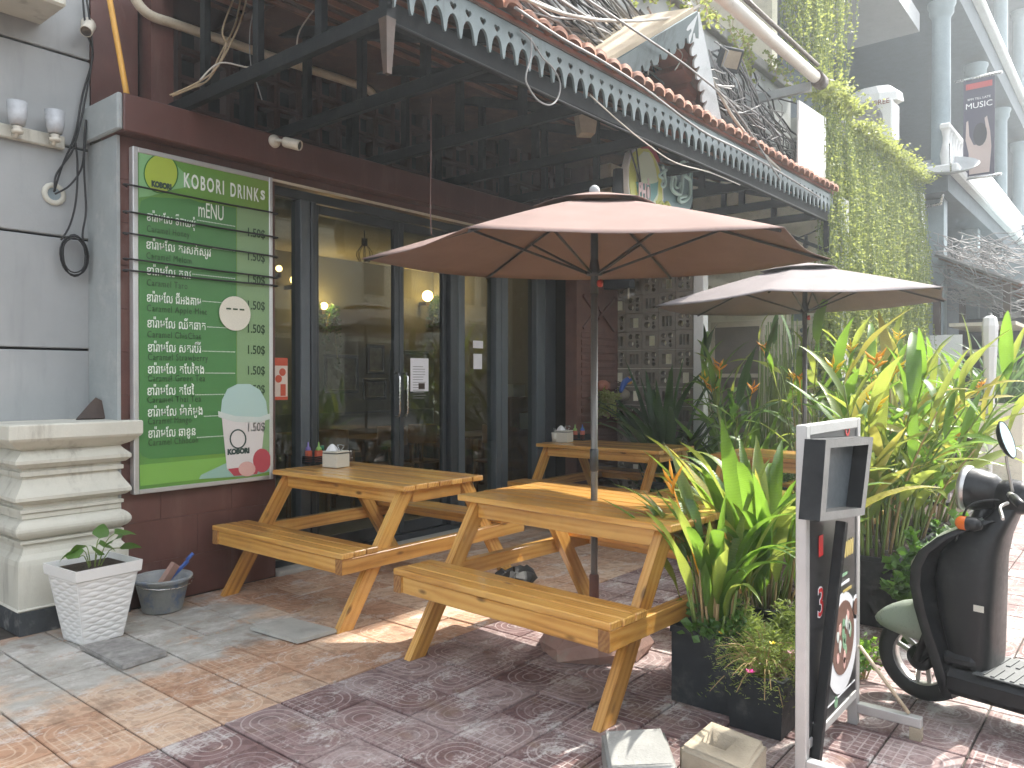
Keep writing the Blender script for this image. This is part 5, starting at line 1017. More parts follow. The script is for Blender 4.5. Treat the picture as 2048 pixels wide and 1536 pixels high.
# ---------------------------------------------------------------- street side things
def rough_block(name, corners, z0, z1, m_, label, hole=None, amp=.006, inset=.0):
    """block from top corner points (drawn on the ground plan), noisy surface"""
    me = bpy.data.meshes.new(name); bm = bmesh.new(); c = sum((Vector((p.x, p.y, 0)) for p in corners), Vector()) / len(corners)
    top = [bm.verts.new((p.x - c.x, p.y - c.y, z1)) for p in corners]; bot = [bm.verts.new(((p.x - c.x) * (1 + inset), (p.y - c.y) * (1 + inset), z0)) for p in corners]; n_ = len(corners)
    if hole:
        ht = [bm.verts.new((p.x - c.x, p.y - c.y, z1)) for p in hole]; hb = [bm.verts.new((p.x - c.x, p.y - c.y, z0 + .02)) for p in hole]
        for i in range(n_): bm.faces.new((top[i], top[(i + 1) % n_], ht[(i + 1) % n_], ht[i])); bm.faces.new((ht[i], ht[(i + 1) % n_], hb[(i + 1) % n_], hb[i]))
        bm.faces.new(hb)
    else: bm.faces.new(top)
    bm.faces.new(bot[::-1])
    for i in range(n_): bm.faces.new((top[i], bot[i], bot[(i + 1) % n_], top[(i + 1) % n_]))
    bmesh.ops.recalc_face_normals(bm, faces=bm.faces); bmesh.ops.bevel(bm, geom=[e for e in bm.edges if not (hole and any(v in ht or v in hb for v in e.verts))], offset=.016, segments=3, affect='EDGES')
    for v in bm.verts: v.co += Vector((rng.gauss(0, amp * .15), rng.gauss(0, amp * .15), 0))
    bm.to_mesh(me); bm.free(); me.polygons.foreach_set('use_smooth', [True] * len(me.polygons)); o = obj(name, me, m_, loc=(c.x, c.y, 0)); md = o.modifiers.new('wn', 'WEIGHTED_NORMAL'); md.weight = 80; return tag(o, label, 'block')
Zt = .12; rough_block('concrete_block', [onZ(1203, 1459, Zt), onZ(1215, 1536, Zt), onZ(1356, 1530, Zt), onZ(1328, 1453, Zt)], .002, Zt, 'concrete_pale', 'white chipped concrete block at the foot of the front table')
Zt = .15; rough_block('concrete_block', [onZ(1356, 1490, Zt), onZ(1490, 1545, Zt), onZ(1534, 1482, Zt), onZ(1420, 1438, Zt)], .002, Zt, 'concrete_tan', 'tan concrete block with a square hole in its top', [onZ(1400, 1481, Zt), onZ(1450, 1501, Zt), onZ(1476, 1478, Zt), onZ(1426, 1459, Zt)])

# white ribbed planter
WPc = (1.955, 4.715); hB, hT, hH = .115, .185, .44
wpl = thing('white_planter', 'white square tapered planter with a wavy ribbed surface', 'planter', (WPc[0], WPc[1], 0), R(4))
for k in range(4):
    nx_, nz_ = 22, 70; vs = []; fs = []; M = Matrix.Rotation(k * math.pi / 2, 4, 'Z')
    for j in range(nz_ + 1):
        v_ = j / nz_; hw = hB + (hT - .012 - hB) * v_
        for i in range(nx_ + 1):
            u_ = i / nx_ * 2 - 1; ph_ = v_ * 15 + .28 * math.sin(u_ * math.pi * 3.0 + math.pi * (int(v_ * 15) % 2) * 0) * (1 if int(v_ * 15 + .5) % 2 else -1)
            d_ = .010 * abs(math.sin(math.pi * ph_)) ** .7 * (1 - u_ ** 8); vs.append(M @ Vector((u_ * hw, -hw - d_ + .004, .003 + v_ * .375)))
    for j in range(nz_):
        for i in range(nx_): a = j * (nx_ + 1) + i; fs.append((a, a + 1, a + nx_ + 2, a + nx_ + 1))
    obj('ribbed_side', MB().add(vs, fs, True), 'white_pot', wpl)
obj('rim', MB().lathe([(hT * 1.414 * .955, .372), (hT * 1.414, .38), (hT * 1.414 * 1.03, hH), (hT * 1.414 * .98, hH), (hT * 1.414 * .95, .40), (hT * 1.414 * .94, .372)], 4, Matrix.Rotation(R(45), 4, 'Z'), False), 'white_pot', wpl)
obj('soil', MB().lathe([(hT * 1.414 * .95, .405), (.0, .41)], 4, Matrix.Rotation(R(45), 4, 'Z'), False), 'soil', wpl)
# bucket
bq = onZ(316, 1222); bkt = thing('bucket', 'old grey blue plastic bucket beside the white planter', 'bucket', (bq.x + .03, bq.y + .0, 0))
obj('shell', MB().lathe([(.0, .002), (.115, .002), (.12, .01), (.160, .19), (.175, .195), (.178, .21), (.168, .215), (.155, .195), (.112, .02), (.0, .018)], 28), 'bucket_blue', bkt)
obj('rim', MB().lathe([(.176, .205), (.184, .21), (.182, .222), (.168, .222), (.166, .212)], 28), 'bucket_blue', bkt); obj('handle', MB().tube([(-.175, 0, .20), (-.165, -.09, .185), (-.10, -.155, .175), (0, -.185, .17), (.10, -.155, .175), (.165, -.09, .185), (.175, 0, .20)], .004, 6), 'steel', bkt)
bb = bkt.location; tag(obj('pink_brick', MB().box((-.03, -.018, -.09), (.03, .018, .11), Matrix.Translation((bb.x + .01, bb.y - .02, .20)) @ Matrix.Rotation(R(38), 4, 'Y') @ Matrix.Rotation(R(20), 4, 'Z'), .003), 'stone_red'), 'pale pink brick sticking out of the bucket', 'brick')
tag(obj('blue_trowel', MB().box((-.012, -.006, -.12), (.012, .006, .14), Matrix.Translation((bb.x + .07, bb.y + .01, .20)) @ Matrix.Rotation(R(52), 4, 'Y'), .003).tube([(bb.x + .17, bb.y + .01, .29), (bb.x + .21, bb.y + .0, .33)], .012, 6), 'cap_blue'), 'dark blue handled tool sticking out of the bucket', 'tool')
bt = onY(200, 822, 5.20); tag(obj('broken_tile', MB().prism([(-.10, 0), (.09, 0), (.085, .10), (.02, .145), (-.02, .10)], -.02, .02, Matrix.Translation((bt.x, 5.30, 1.229)) @ Matrix.Rotation(R(-14), 4, 'Z') @ Matrix.Rotation(R(-22), 4, 'X')), 'dark_wood'), 'broken dark tile piece leaning on the plinth', 'tile')

# sign board facing the street
sg = thing('menu_sign', 'aluminium framed black pavement sign with a printed noodle bowl', 'sign', (3.23, .985, 0))
SGY, sx0, sx1, sz0, sz1 = .965, 2.885, 3.575, .12, 1.325
flat('sign_black', (.018, .019, .021), .28, .5); flat('ring_white', (.66, .68, .70), .4); flat('food_brown', (.16, .09, .07), .4); flat('food_green', (.20, .36, .22), .4); flat('num_red', (.55, .03, .03), .4); flat('gold', (.45, .36, .12), .4)
wpart('panel', MB().box((sx0 + .03, SGY + .006, sz0 + .03), (sx1 - .03, SGY + .034, sz1 - .03)), 'sign_black', sg)
for lo, hi in (((sx0, SGY, .0), (sx0 + .04, SGY + .04, sz1)), ((sx1 - .04, SGY, .0), (sx1, SGY + .04, sz1)), ((sx0 + .041, SGY + .001, sz0), (sx1 - .041, SGY + .039, sz0 + .035)), ((sx0 + .041, SGY + .001, sz1 - .04), (sx1 - .041, SGY + .039, sz1))): wpart('frame_bar', MB().box(lo, hi, ch=.003), 'alu', sg)
for x in (sx0, sx1 - .04):
    wpart('foot_bar', MB().box((x, SGY - .25, .055), (x + .04, SGY - .0005, .095), ch=.003), 'alu', sg); wpart('foot_pad', MB().box((x - .003, SGY - .25, .0), (x + .043, SGY - .205, .0545), ch=.003), 'concrete_tan', sg)
wpart('brace', MB().tube([(sx1 - .02, SGY - .20, .10), (sx1 - .02, SGY - .004, .34)], .008, 6), 'pale_wood', sg)
wpart('foot_bar', MB().box((sx1 - .04, SGY + .0405, .055), (sx1, SGY + .30, .095), ch=.003), 'alu', sg); wpart('foot_pad', MB().box((sx1 - .043, SGY + .26, .0), (sx1 + .003, SGY + .30, .0545), ch=.003), 'concrete_tan', sg)
def gprint(name, me, m_, x, z, y=SGY + .0035): o = wpart(name, me, m_, sg); o.matrix_basis = Matrix.Translation((x, y, z)) @ Matrix.Rotation(R(90), 4, 'X'); return o
def circ(r_, n_=32, sx_=1.0): return [(r_ * sx_ * math.cos(2 * math.pi * k / n_), r_ * math.sin(2 * math.pi * k / n_)) for k in range(n_)]
c = onY(1687, 1285, SGY); gprint('bowl_print', curve_mesh([circ(.205)], .0006), 'ring_white', c.x, c.z); gprint('soup_print', curve_mesh([circ(.150)], .0006), 'food_brown', c.x + .005, c.z + .02, SGY + .002)
for k in range(16): a = rng.uniform(0, 6.28); r_ = rng.uniform(.02, .11); gprint('topping_print', curve_mesh([[(x * .5, y * rng.uniform(.4, 1)) for x, y in circ(.035, 9)]], .0004), ('food_green', 'straw_pink', 'cup_pale')[k % 3], c.x + .005 + r_ * math.cos(a), c.z + .02 + r_ * math.sin(a), SGY + .001 - .0003 * (k % 3))
c = onY(1713, 1213, SGY); gprint('side_bowl_print', curve_mesh([circ(.052)], .0006), 'ring_white', c.x, c.z); gprint('side_soup_print', curve_mesh([circ(.036)], .0006), 'food_brown', c.x, c.z, SGY + .002)
c = onY(1637, 1206, SGY); gprint('numeral', text_mesh('3', .16, .0006, bold=.004), 'ring_white', c.x - .006, c.z - .058, SGY + .003); gprint('numeral', text_mesh('3', .155, .0006), 'num_red', c.x - .004, c.z - .056, SGY + .0015)
c = onY(1643, 1092, SGY); gprint('red_mark', curve_mesh([[(-.02, -.04), (.03, -.04), (.03, .04), (-.02, .04)]], .0006), 'num_red', c.x, c.z)
c = onY(1692, 1100, SGY)
for k in range(6): gprint('coloured_letter', curve_mesh([[(-.013, -.03), (.0, -.034), (.013, -.026), (.016, .03), (.006, .036), (.003, -.01), (-.004, .03), (-.015, .03)]], .0006), 'food_green' if k < 2 else 'gold', c.x - .06 + k * .032, c.z)
for k in range(3): gprint('text_line', curve_mesh([[(-.06, -.006), (.06, -.006), (.06, .006), (-.06, .006)]], .0006), ('food_green', 'ring_white', 'gold')[k], c.x - .03 + .03 * k, c.z - .10 - .035 * k)
gprint('border_line', curve_mesh([[(sx0 + .09, 1.0), (sx1 - .06, 1.0), (sx1 - .06, 1.006), (sx0 + .09, 1.006)]], .0006), 'ring_white', 0, .09); gprint('border_line', curve_mesh([[(sx0 + .09, .2), (sx1 - .06, .2), (sx1 - .06, .206), (sx0 + .09, .206)]], .0006), 'ring_white', 0, .0)
c = onY(1697, 858, SGY); gprint('red_scribble', curve_mesh([circ(.03), circ(.02)], .0006), 'num_red', c.x, c.z); c = onY(1674, 1405, SGY); gprint('leaf_mark', curve_mesh([circ(.022)], .0006), 'food_green', c.x, c.z)
# empty black box on a leaning post in front of the sign
dbx = thing('display_box', 'empty black display box on a leaning black post in front of the sign', 'display box', (3.1, .92, 0)); DY = .885
q = [onY(1652, 880, DY), onY(1640, 1043, DY), onY(1729, 1030, DY), onY(1747, 874, DY)]
def inset(q, k): c_ = sum(q, Vector()) / 4; return [c_ + (p - c_) * k for p in q]
qi = inset(q, .80); D = Vector((0, .075, 0)); mb = MB(); vs = q + qi + [p + D for p in q] + [p + D * .8 for p in qi]
fs = [(i, (i + 1) % 4, 4 + (i + 1) % 4, 4 + i) for i in range(4)]; paint('box_grey', (.17, .17, .165), .5, .12, .05); wpart('front_frame', MB().add(vs[:8], fs), 'box_grey', dbx)
wpart('outer_case', MB().add(q + [p + D for p in q], [(i, i + 4, (i + 1) % 4 + 4, (i + 1) % 4) for i in range(4)] + [(4, 5, 6, 7)]), 'black_plastic', dbx); wpart('inner_case', MB().add(qi + [p + D * .8 for p in qi], [(i, (i + 1) % 4, (i + 1) % 4 + 4, i + 4) for i in range(4)]), 'black_plastic', dbx); wpart('back_sheet', MB().add([p + D * .78 for p in qi], [(0, 1, 2, 3)]), 'frame_grey', dbx)
pt = onY(1684, 1043, DY + .04); wpart('post', MB().beam(onZ(1626, 1560, .002), pt, .038, .038, (0, 1, 0), .003), 'black_plastic', dbx)

# black pots
def pot(x0, x1, y0, y1, h, label, m_='black_pot', name='black_planter', tp=.0):
    t = thing(name, label, 'planter', ((x0 + x1) / 2, (y0 + y1) / 2, 0)); w_, d_ = (x1 - x0) / 2, (y1 - y0) / 2; b = MB(); k = 1 - tp
    pr = [(w_ * k, d_ * k, .002), (w_, d_, h - .03), (w_ + .006, d_ + .006, h - .028), (w_ + .006, d_ + .006, h), (w_ - .012, d_ - .012, h), (w_ - .014, d_ - .014, h - .04)]; vs = []
    for a_, b_, z in pr: vs += [(-a_, -b_, z), (a_, -b_, z), (a_, b_, z), (-a_, b_, z)]
    fs = [(i * 4 + j, i * 4 + (j + 1) % 4, (i + 1) * 4 + (j + 1) % 4, (i + 1) * 4 + j) for i in range(len(pr) - 1) for j in range(4)]; obj('shell', b.add(vs, fs), m_, t); obj('soil', MB().box((-w_ + .013, -d_ + .013, h - .06), (w_ - .013, d_ - .013, h - .035)), 'soil', t); return t
potA = pot(3.27, 3.56, 1.42, 1.71, .35, 'tall black planter pot beside the front picnic table'); potB = pot(3.165, 3.42, 1.15, 1.40, .25, 'smaller black planter pot behind the tan concrete block', tp=.12)
potC = pot(3.75, 4.15, 1.30, 1.75, .36, 'black planter hidden behind the pavement sign'); potD = pot(5.0, 6.15, 1.15, 1.55, .42, 'long black planter box behind the scooter fender'); potE = pot(6.2, 7.6, 1.10, 1.50, .42, 'long black planter box behind the scooter headlight'); potF = pot(7.3, 7.75, 3.0, 3.45, .40, 'black planter in front of the perforated screen'); potG = pot(7.45, 7.9, 3.85, 4.3, .38, 'black planter against the perforated screen')
potH = pot(12.4, 13.6, 1.30, 1.85, 1.15, 'cream planter box with palms at the far right', 'cream_wall', 'cream_planter'); potI = pot(8.2, 9.2, 1.6, 2.2, .4, 'black planter box beneath the hanging vines'); potJ = pot(7.85, 8.3, 2.45, 2.9, .4, 'black planter behind the far umbrella pole')

# folded white parasol
fp = onZ(1978, 1052); pf = thing('folded_parasol', 'folded white parasol standing behind the leafy plants', 'parasol', (fp.x, fp.y, 0))
obj('pole', MB().tube([(0, 0, .01), (0, 0, 2.15)], .02, 8), 'pole_dark', pf); obj('folded_cloth', MB().lathe([(.022, .35), (.03, .7), (.05, 1.4), (.075, 2.02), (.06, 2.1), (.0, 2.14)], 8, None, False), 'white_trim', pf); obj('base', MB().lathe([(.0, .001), (.2, .001), (.2, .05), (.03, .07)], 14), 'cement', pf)

# outdoor globe lamp by the screen
gc = onY(1257, 592, 4.6); gl_ = thing('globe_lamp', 'clear glass globe lamp on a black bracket by the screen', 'lamp', gc); wpart('globe', MB().lathe([(.095 * math.sin(math.pi * k / 10), gc.z - .095 * math.cos(math.pi * k / 10)) for k in range(11)], 18, Matrix.Translation((gc.x, gc.y, 0))), 'glass_clear', gl_); wpart('bracket', MB().box((gc.x - .06, gc.y - .05, gc.z + .09), (gc.x + .06, gc.y + .30, gc.z + .21), ch=.006), 'frame_dark', gl_); wpart('filament', MB().tube([(gc.x, gc.y, gc.z + .09), (gc.x, gc.y, gc.z - .03)], .012, 6), 'cream_strip', gl_)
# ceramic fish and pot ornaments on the carved wall
for px, py, m_, lab in ((1205, 772, 'terracotta_red', 'red and white ceramic fish on the carved wall'), (1247, 790, 'concrete_tan', 'white and brown ceramic bird on the carved wall')):
    q = onY(px, py, 4.78); o_ = thing('ceramic_ornament', lab, 'ornament', q); wpart('body', MB().lathe([(.07 * math.sin(math.pi * k / 8) ** .8, -.09 * math.cos(math.pi * k / 8)) for k in range(9)], 14, Matrix.Translation(q) @ Matrix.Rotation(R(80), 4, 'Y')), m_, o_); wpart('tail', MB().prism([(0, 0), (.07, .05), (.07, -.05)], -.01, .01, Matrix.Translation(q + Vector((.08, 0, 0)))), m_, o_); wpart('hook', MB().tube([q + Vector((0, .04, .05)), Vector((q.x, 4.893, q.z + .06))], .006, 5), 'steel', o_)
q = onY(1250, 770, 4.75); o_ = thing('ceramic_ornament', 'blue and yellow ceramic bird above the white one', 'ornament', q); wpart('body', MB().tube(smooth([q + Vector((-.1, 0, -.08)), q + Vector((-.02, 0, .02)), q + Vector((.08, 0, .06)), q + Vector((.12, 0, .03))]), [.02 + .02 * math.sin(k * .2) for k in range(16)], 8), 'cap_blue', o_); wpart('wing', MB().prism([(-.02, 0), (.1, .0), (.04, .09)], -.012, .012, Matrix.Translation(q + Vector((.02, -.02, .01)))), 'yellow_pipe', o_); wpart('hook', MB().tube([q + Vector((0, .02, .02)), Vector((q.x, 4.893, q.z + .05))], .006, 5), 'steel', o_)
sg_l = thing('string_lights', 'black festoon cable with hanging bulbs on the cream wall', 'lights', onX(1600, 480, 9.4)); pts = [onX(a, b, 9.35) for a, b in ((1550, 462), (1580, 478), (1612, 470), (1650, 452))]
wpart('cable', MB().tube(smooth(pts), .009, 5), 'cable_black', sg_l)
for p in smooth(pts)[2::4]: wpart('bulb', MB().lathe([(.018, 0), (.018, -.06), (.03, -.09), (.034, -.12), (.02, -.15), (.0, -.155)], 10, Matrix.Translation(p)), 'frame_dark', sg_l)
# black crumpled bag under the front table
bg = onZ(1030, 1168); mb = MB().lathe([(.0, .002), (.14, .002), (.17, .03), (.15, .07), (.10, .10), (.05, .085), (.0, .06)], 17, None, False)
mb.v = [(x * (1.1 + rng.uniform(-.14, .14)), y * (.8 + rng.uniform(-.12, .12)), z * (1 + rng.uniform(-.25, .3)) if z > .01 else z) for x, y, z in mb.v]; tag(obj('plastic_bag', mb, 'tyre', loc=(bg.x, bg.y, 0)), 'crumpled black plastic bag on the ground under the tables', 'bag')

# ---------------------------------------------------------------- scooter
paint('scoot_green', (.30, .34, .29), .3, .05, .01, (.4, .4, .36), .15, 5); paint('scoot_black', (.014, .015, .016), .36, .2, .04, (.06, .06, .06), .3, 5, spec=.35); paint('rim_silver', (.52, .51, .49), .32, .08, .03, metal=.8); flat('lamp_orange', (.75, .17, .03), .2); paint('mat_grey', (.085, .09, .088), .6, .15, .1); flat('mirror', (.45, .62, .66), .05)
s_ = thing('scooter', 'parked black and sage green scooter with a round headlight', 'scooter', (3.90, .215, 0), R(79)); XF = .60
def wheel(x):
    wv = obj('wheel', MB().lathe([(.125, -.035), (.150, -.046), (.178, -.045), (.198, -.022), (.203, .0), (.198, .022), (.178, .045), (.150, .046), (.125, .035)], 36, Matrix.Translation((x, 0, .204)) @ Matrix.Rotation(R(90), 4, 'X')), 'tyre', s_)
    obj('rim', MB().lathe([(.150, -.038), (.142, -.040), (.132, -.034), (.122, -.028), (.120, .0), (.122, .028), (.132, .034), (.142, .040), (.150, .038)], 36, Matrix.Translation((x, 0, .204)) @ Matrix.Rotation(R(90), 4, 'X')), 'rim_silver', wv)
    sp = MB()
    for k in range(3):
        a = 2 * math.pi * k / 3 + .5
        for da in (-.22, .22): sp.beam((x + .04 * math.cos(a + da * 2), 0, .204 + .04 * math.sin(a + da * 2)), (x + .126 * math.cos(a + da), 0, .204 + .126 * math.sin(a + da)), .02, .018, (0, 1, 0), .003)
    obj('spokes', sp, 'rim_silver', wv); obj('hub', MB().lathe([(.0, -.05), (.035, -.05), (.058, -.04), (.06, .03), (.04, .045), (.0, .05)], 24, Matrix.Translation((x, 0, .204)) @ Matrix.Rotation(R(90), 4, 'X')), 'scoot_black', wv); return wv
wheel(XF); wheel(-.60)
def loft(rings, closed=False):
    n_ = len(rings[0]); vs = [p for r_ in rings for p in r_]; fs = []
    for i in range(len(rings) - 1):
        for k in range(n_ if closed else n_ - 1): fs.append((i * n_ + k, i * n_ + (k + 1) % n_, (i + 1) * n_ + (k + 1) % n_, (i + 1) * n_ + k))
    return MB().add(vs, fs, True)
rings = []
for x_, zb, zt, w_ in ((.825, .335, .340, .004), (.81, .325, .362, .022), (.78, .315, .392, .042), (.74, .308, .420, .058), (.69, .303, .446, .070), (.63, .300, .466, .079), (.57, .298, .478, .085), (.50, .297, .482, .088)):
    rings.append([Vector((x_, w_ * (1 if abs(b_) > 1.5 else math.sin(b_) * 1.02), zb + (zt - zb) * max(0, math.cos(b_)) ** .62)) if abs(b_) < 1.5 else Vector((x_, math.copysign(w_, b_), zb)) for b_ in [R(-90 + 15 * k) for k in range(13)]])
fd = obj('front_fender', loft(rings), 'scoot_green', s_); md = fd.modifiers.new('t', 'SOLIDIFY'); md.thickness = .006
obj('fork', MB().tube([(XF, .075, .204), (XF - .09, .07, .48), (XF - .16, .05, .72)], .018, 8).tube([(XF, -.075, .204), (XF - .09, -.07, .48), (XF - .16, -.05, .72)], .018, 8).tube([(XF - .0, .06, .204), (XF - .08, .055, .30), (XF - .10, .05, .42)], .024, 8), 'scoot_black', s_)
prof = [(.10, .455, .15), (.18, .475, .165), (.28, .50, .175), (.38, .53, .185), (.48, .555, .195), (.58, .572, .20), (.66, .568, .20), (.73, .54, .19), (.80, .47, .17), (.85, .39, .14), (.89, .31, .10)]
def shield(off, wk, bul):
    rr = []
    for z, xe, w_ in prof: rr.append([Vector((xe - off + bul * (1 - (k / 6) ** 2) * (.6 if z > .7 else 1), w_ * wk * k / 6, z)) for k in range(-6, 7)])
    return loft(rr)
obj('leg_shield', shield(0, 1.0, .06), 'scoot_green', s_); obj('inner_shield', shield(.035, .985, -.015), 'scoot_black', s_)
rr = []
for z, xe, w_ in prof: rr.append([Vector((xe + .004, w_ + .004, z)), Vector((xe - .018, w_ + .012, z)), Vector((xe - .040, w_ + .002, z))])
obj('shield_edge', loft(rr), 'scoot_black', s_); rr = [[Vector((p.x, -p.y, p.z)) for p in r_] for r_ in rr]; obj('shield_edge', loft(rr), 'scoot_black', s_)
rr = []
for z, xf_, xr_, w_ in ((.24, .44, .29, .13), (.30, .46, .285, .135), (.45, .50, .28, .135), (.60, .52, .275, .13), (.72, .50, .27, .12), (.82, .42, .25, .10), (.90, .32, .22, .075), (.95, .28, .20, .05)):
    cx_, hx_ = (xf_ + xr_) / 2, (xf_ - xr_) / 2; rr.append([Vector((cx_ + hx_ * math.copysign(abs(math.cos(a)) ** .45, math.cos(a)), w_ * math.copysign(abs(math.sin(a)) ** .45, math.sin(a)), z)) for a in [2 * math.pi * k / 24 for k in range(24)]])
obj('glove_box', loft(rr, True), 'scoot_black', s_)
obj('sticker', MB().box((.30, .1345, .50), (.34, .137, .527)), 'tin_white', s_)
obj('toe_board', MB().box((.33, -.15, .24), (.47, .15, .30), ch=.02), 'scoot_black', s_)
obj('floorboard', MB().box((-.22, -.175, .12), (.46, .175, .235), ch=.03), 'scoot_black', s_)
fm = obj('floor_mat', MB().box((-.20, -.165, .236), (.335, .165, .243), ch=.003), 'mat_grey', s_)
for k in range(14): obj('mat_rib', MB().box((-.18 + k * .036, .03, .2435), (-.164 + k * .036, .155, .248)).box((-.18 + k * .036, -.155, .2435), (-.164 + k * .036, -.03, .248)), 'mat_grey', fm)
obj('steering_column', MB().tube([(.44, 0, .70), (.31, 0, 1.0)], .035, 10), 'scoot_black', s_)
HL = Matrix.Translation((.31, 0, 1.0)) @ Matrix.Rotation(R(86), 4, 'Y')
obj('headlight', MB().lathe([(.0, -.04), (.05, -.035), (.078, .0), (.092, .06), (.095, .10)], 28, HL), 'scoot_black', s_); obj('headlight_rim', MB().lathe([(.096, .09), (.101, .10), (.101, .118), (.090, .122), (.088, .11)], 28, HL), 'rim_silver', s_); obj('headlight_lens', MB().lathe([(.09, .118), (.06, .135), (.0, .142)], 24, HL), 'glass_clear', s_)
obj('handlebar_cover', MB().lathe([(.0, -.12), (.05, -.115), (.07, -.05), (.075, .0), (.06, .05), (.02, .07)], 18, Matrix.Translation((.24, 0, .99)) @ Matrix.Rotation(R(86), 4, 'Y')), 'scoot_black', s_)
obj('handlebar', MB().tube([(.22, .05, 1.0), (.19, .18, 1.02), (.11, .30, 1.0)], .013, 8).tube([(.22, -.05, 1.0), (.19, -.18, 1.02), (.11, -.30, 1.0)], .013, 8), 'rim_silver', s_)
for q_ in (-1, 1):
    obj('grip', MB().tube([(.165, q_ * .22, 1.015), (.10, q_ * .32, .995)], .018, 10), 'scoot_black', s_); obj('brake_lever', MB().tube(smooth([(.20, q_ * .17, .985), (.215, q_ * .21, .97), (.19, q_ * .27, .95), (.17, q_ * .32, .94)]), .007, 6), 'rim_silver', s_)
    obj('mirror_stem', MB().tube(smooth([(.19, q_ * .15, 1.03), (.20, q_ * .17, 1.12), (.205, q_ * .18, 1.18)]), .006, 6), 'rim_silver', s_); mi = obj('mirror', MB().lathe([(.0, -.02), (.045, -.018), (.062, .0), (.06, .006)], 22, Matrix.Translation((.20, q_ * .19, 1.245)) @ Matrix.Rotation(R(-90 + q_ * 18), 4, 'Y') @ Matrix.Scale(1.3, 4, (1, 0, 0))), 'scoot_black', s_)
    obj('mirror_glass', MB().lathe([(.0, .0045), (.058, .0045)], 22, Matrix.Translation((.20, q_ * .19, 1.245)) @ Matrix.Rotation(R(-90 + q_ * 18), 4, 'Y') @ Matrix.Scale(1.3, 4, (1, 0, 0))), 'mirror', mi)
    ts = obj('turn_signal', MB().lathe([(.0, -.06), (.02, -.055), (.03, -.03), (.03, .0)], 14, Matrix.Translation((.36, q_ * .155, .875)) @ Matrix.Rotation(R(90), 4, 'Y')), 'scoot_black', s_); obj('signal_lens', MB().lathe([(.030, .0005), (.030, .028), (.018, .042), (.0, .045)], 14, Matrix.Translation((.36, q_ * .155, .875)) @ Matrix.Rotation(R(90), 4, 'Y')), 'lamp_orange', ts)
obj('cable', MB().tube(smooth([(.25, .05, .98), (.36, .12, .95), (.42, .10, .8), (.50, .06, .5), (.58, .06, .25)]), .005, 5), 'cable_black', s_)
rr = []
for x, w_, zt, zb in ((-.16, .10, .58, .16), (-.24, .135, .66, .16), (-.40, .16, .70, .26), (-.60, .165, .72, .40), (-.78, .14, .72, .48), (-.92, .07, .70, .56)):
    zm, hh = (zt + zb) / 2, (zt - zb) / 2; rr.append([Vector((x, w_ * math.cos(a), zm + hh * math.sin(a))) for a in [2 * math.pi * k / 16 for k in range(16)]])
obj('rear_body', loft(rr, True), 'scoot_green', s_)
rr = [[Vector((x, w_ * math.cos(a), z + h_ * math.sin(a))) for a in [2 * math.pi * k / 16 for k in range(16)]] for x, w_, z, h_ in ((-.14, .06, .70, .03), (-.18, .11, .72, .05), (-.40, .14, .74, .055), (-.60, .14, .77, .055), (-.80, .12, .79, .05), (-.88, .05, .79, .03))]
obj('seat', loft(rr, True), 'scoot_black', s_); obj('engine_case', MB().box((-.62, .07, .14), (-.18, .14, .30), ch=.03), 'rim_silver', s_); obj('side_stand', MB().tube([(-.05, .12, .13), (-.10, .21, .012)], .012, 6), 'scoot_black', s_); obj('tail_light', MB().box((-.95, -.05, .60), (-.90, .05, .68), ch=.015), 'lamp_orange', s_)
# ---------------------------------------------------------------- plants
leaf_mat('leaf_bright', (.085, .165, .028), (.17, .24, .045), (.43, .50, .09), .46)
leaf_mat('leaf_mid', (.045, .115, .022), (.10, .19, .035), (.26, .46, .05), .42)
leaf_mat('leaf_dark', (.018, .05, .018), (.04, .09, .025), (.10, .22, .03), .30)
leaf_mat('leaf_yellow', (.24, .24, .04), (.34, .30, .08), (.55, .52, .10), .45)
leaf_mat('leaf_vine', (.12, .17, .04), (.32, .35, .10), (.50, .55, .14), .42, .5, False)
leaf_mat('leaf_ivy', (.04, .11, .025), (.10, .2, .045), (.2, .4, .05), .32, .4, False)
leaf_mat('leaf_feather', (.13, .19, .05), (.24, .30, .09), (.42, .52, .1), .4, .5, False)
leaf_mat('leaf_palm', (.05, .11, .05), (.10, .18, .08), (.2, .34, .1), .35, .45, False)
paint('stem_green', (.16, .22, .05), .5, .25, .05); paint('stem_tan', (.36, .25, .12), .7, .25, .1); paint('stem_dark', (.05, .06, .03), .7, .3, .1)
flat('flower_orange', (.85, .38, .03), .5); flat('flower_yellow', (.85, .60, .03), .5); flat('flower_pink', (.70, .04, .28), .5); flat('flower_pale', (.75, .35, .45), .5)
def leaf_mesh(w, bend, fold, nseg=9, wave=0.0, name='leaf', blunt=.75):
    vs = []; fs = []; x = z = 0.0; ang = bend * .15; ds = 1.0 / nseg
    for i in range(nseg + 1):
        t = i / nseg; hw = w * .5 * (math.sin(math.pi * min(1, .06 + .94 * t) ** blunt) ** .85 if 0 < i < nseg else (.10 if i == 0 else 0.0)); up = abs(hw) * fold; wv = wave * math.sin(t * 9) * hw
        n_ = Vector((-math.sin(ang), 0, math.cos(ang)))
        for s in (-1, 0, 1): p = Vector((x, s * hw, z)) + n_ * (up * abs(s) + wv * s); vs.append(p)
        ang -= bend * ds * (.6 + .9 * t); x += math.cos(ang) * ds; z += math.sin(ang) * ds
    for i in range(nseg):
        for k in (0, 1): a = i * 3 + k; fs.append((a, a + 1, a + 4, a + 3))
    return MB().add(vs, fs, True).mesh(name)
LM = {}
def leaf_set(key, specs, m_):
    out = []
    for sp in specs: me = leaf_mesh(*sp); me.materials.append(MATS[m_]); out.append(me)
    LM[key] = out
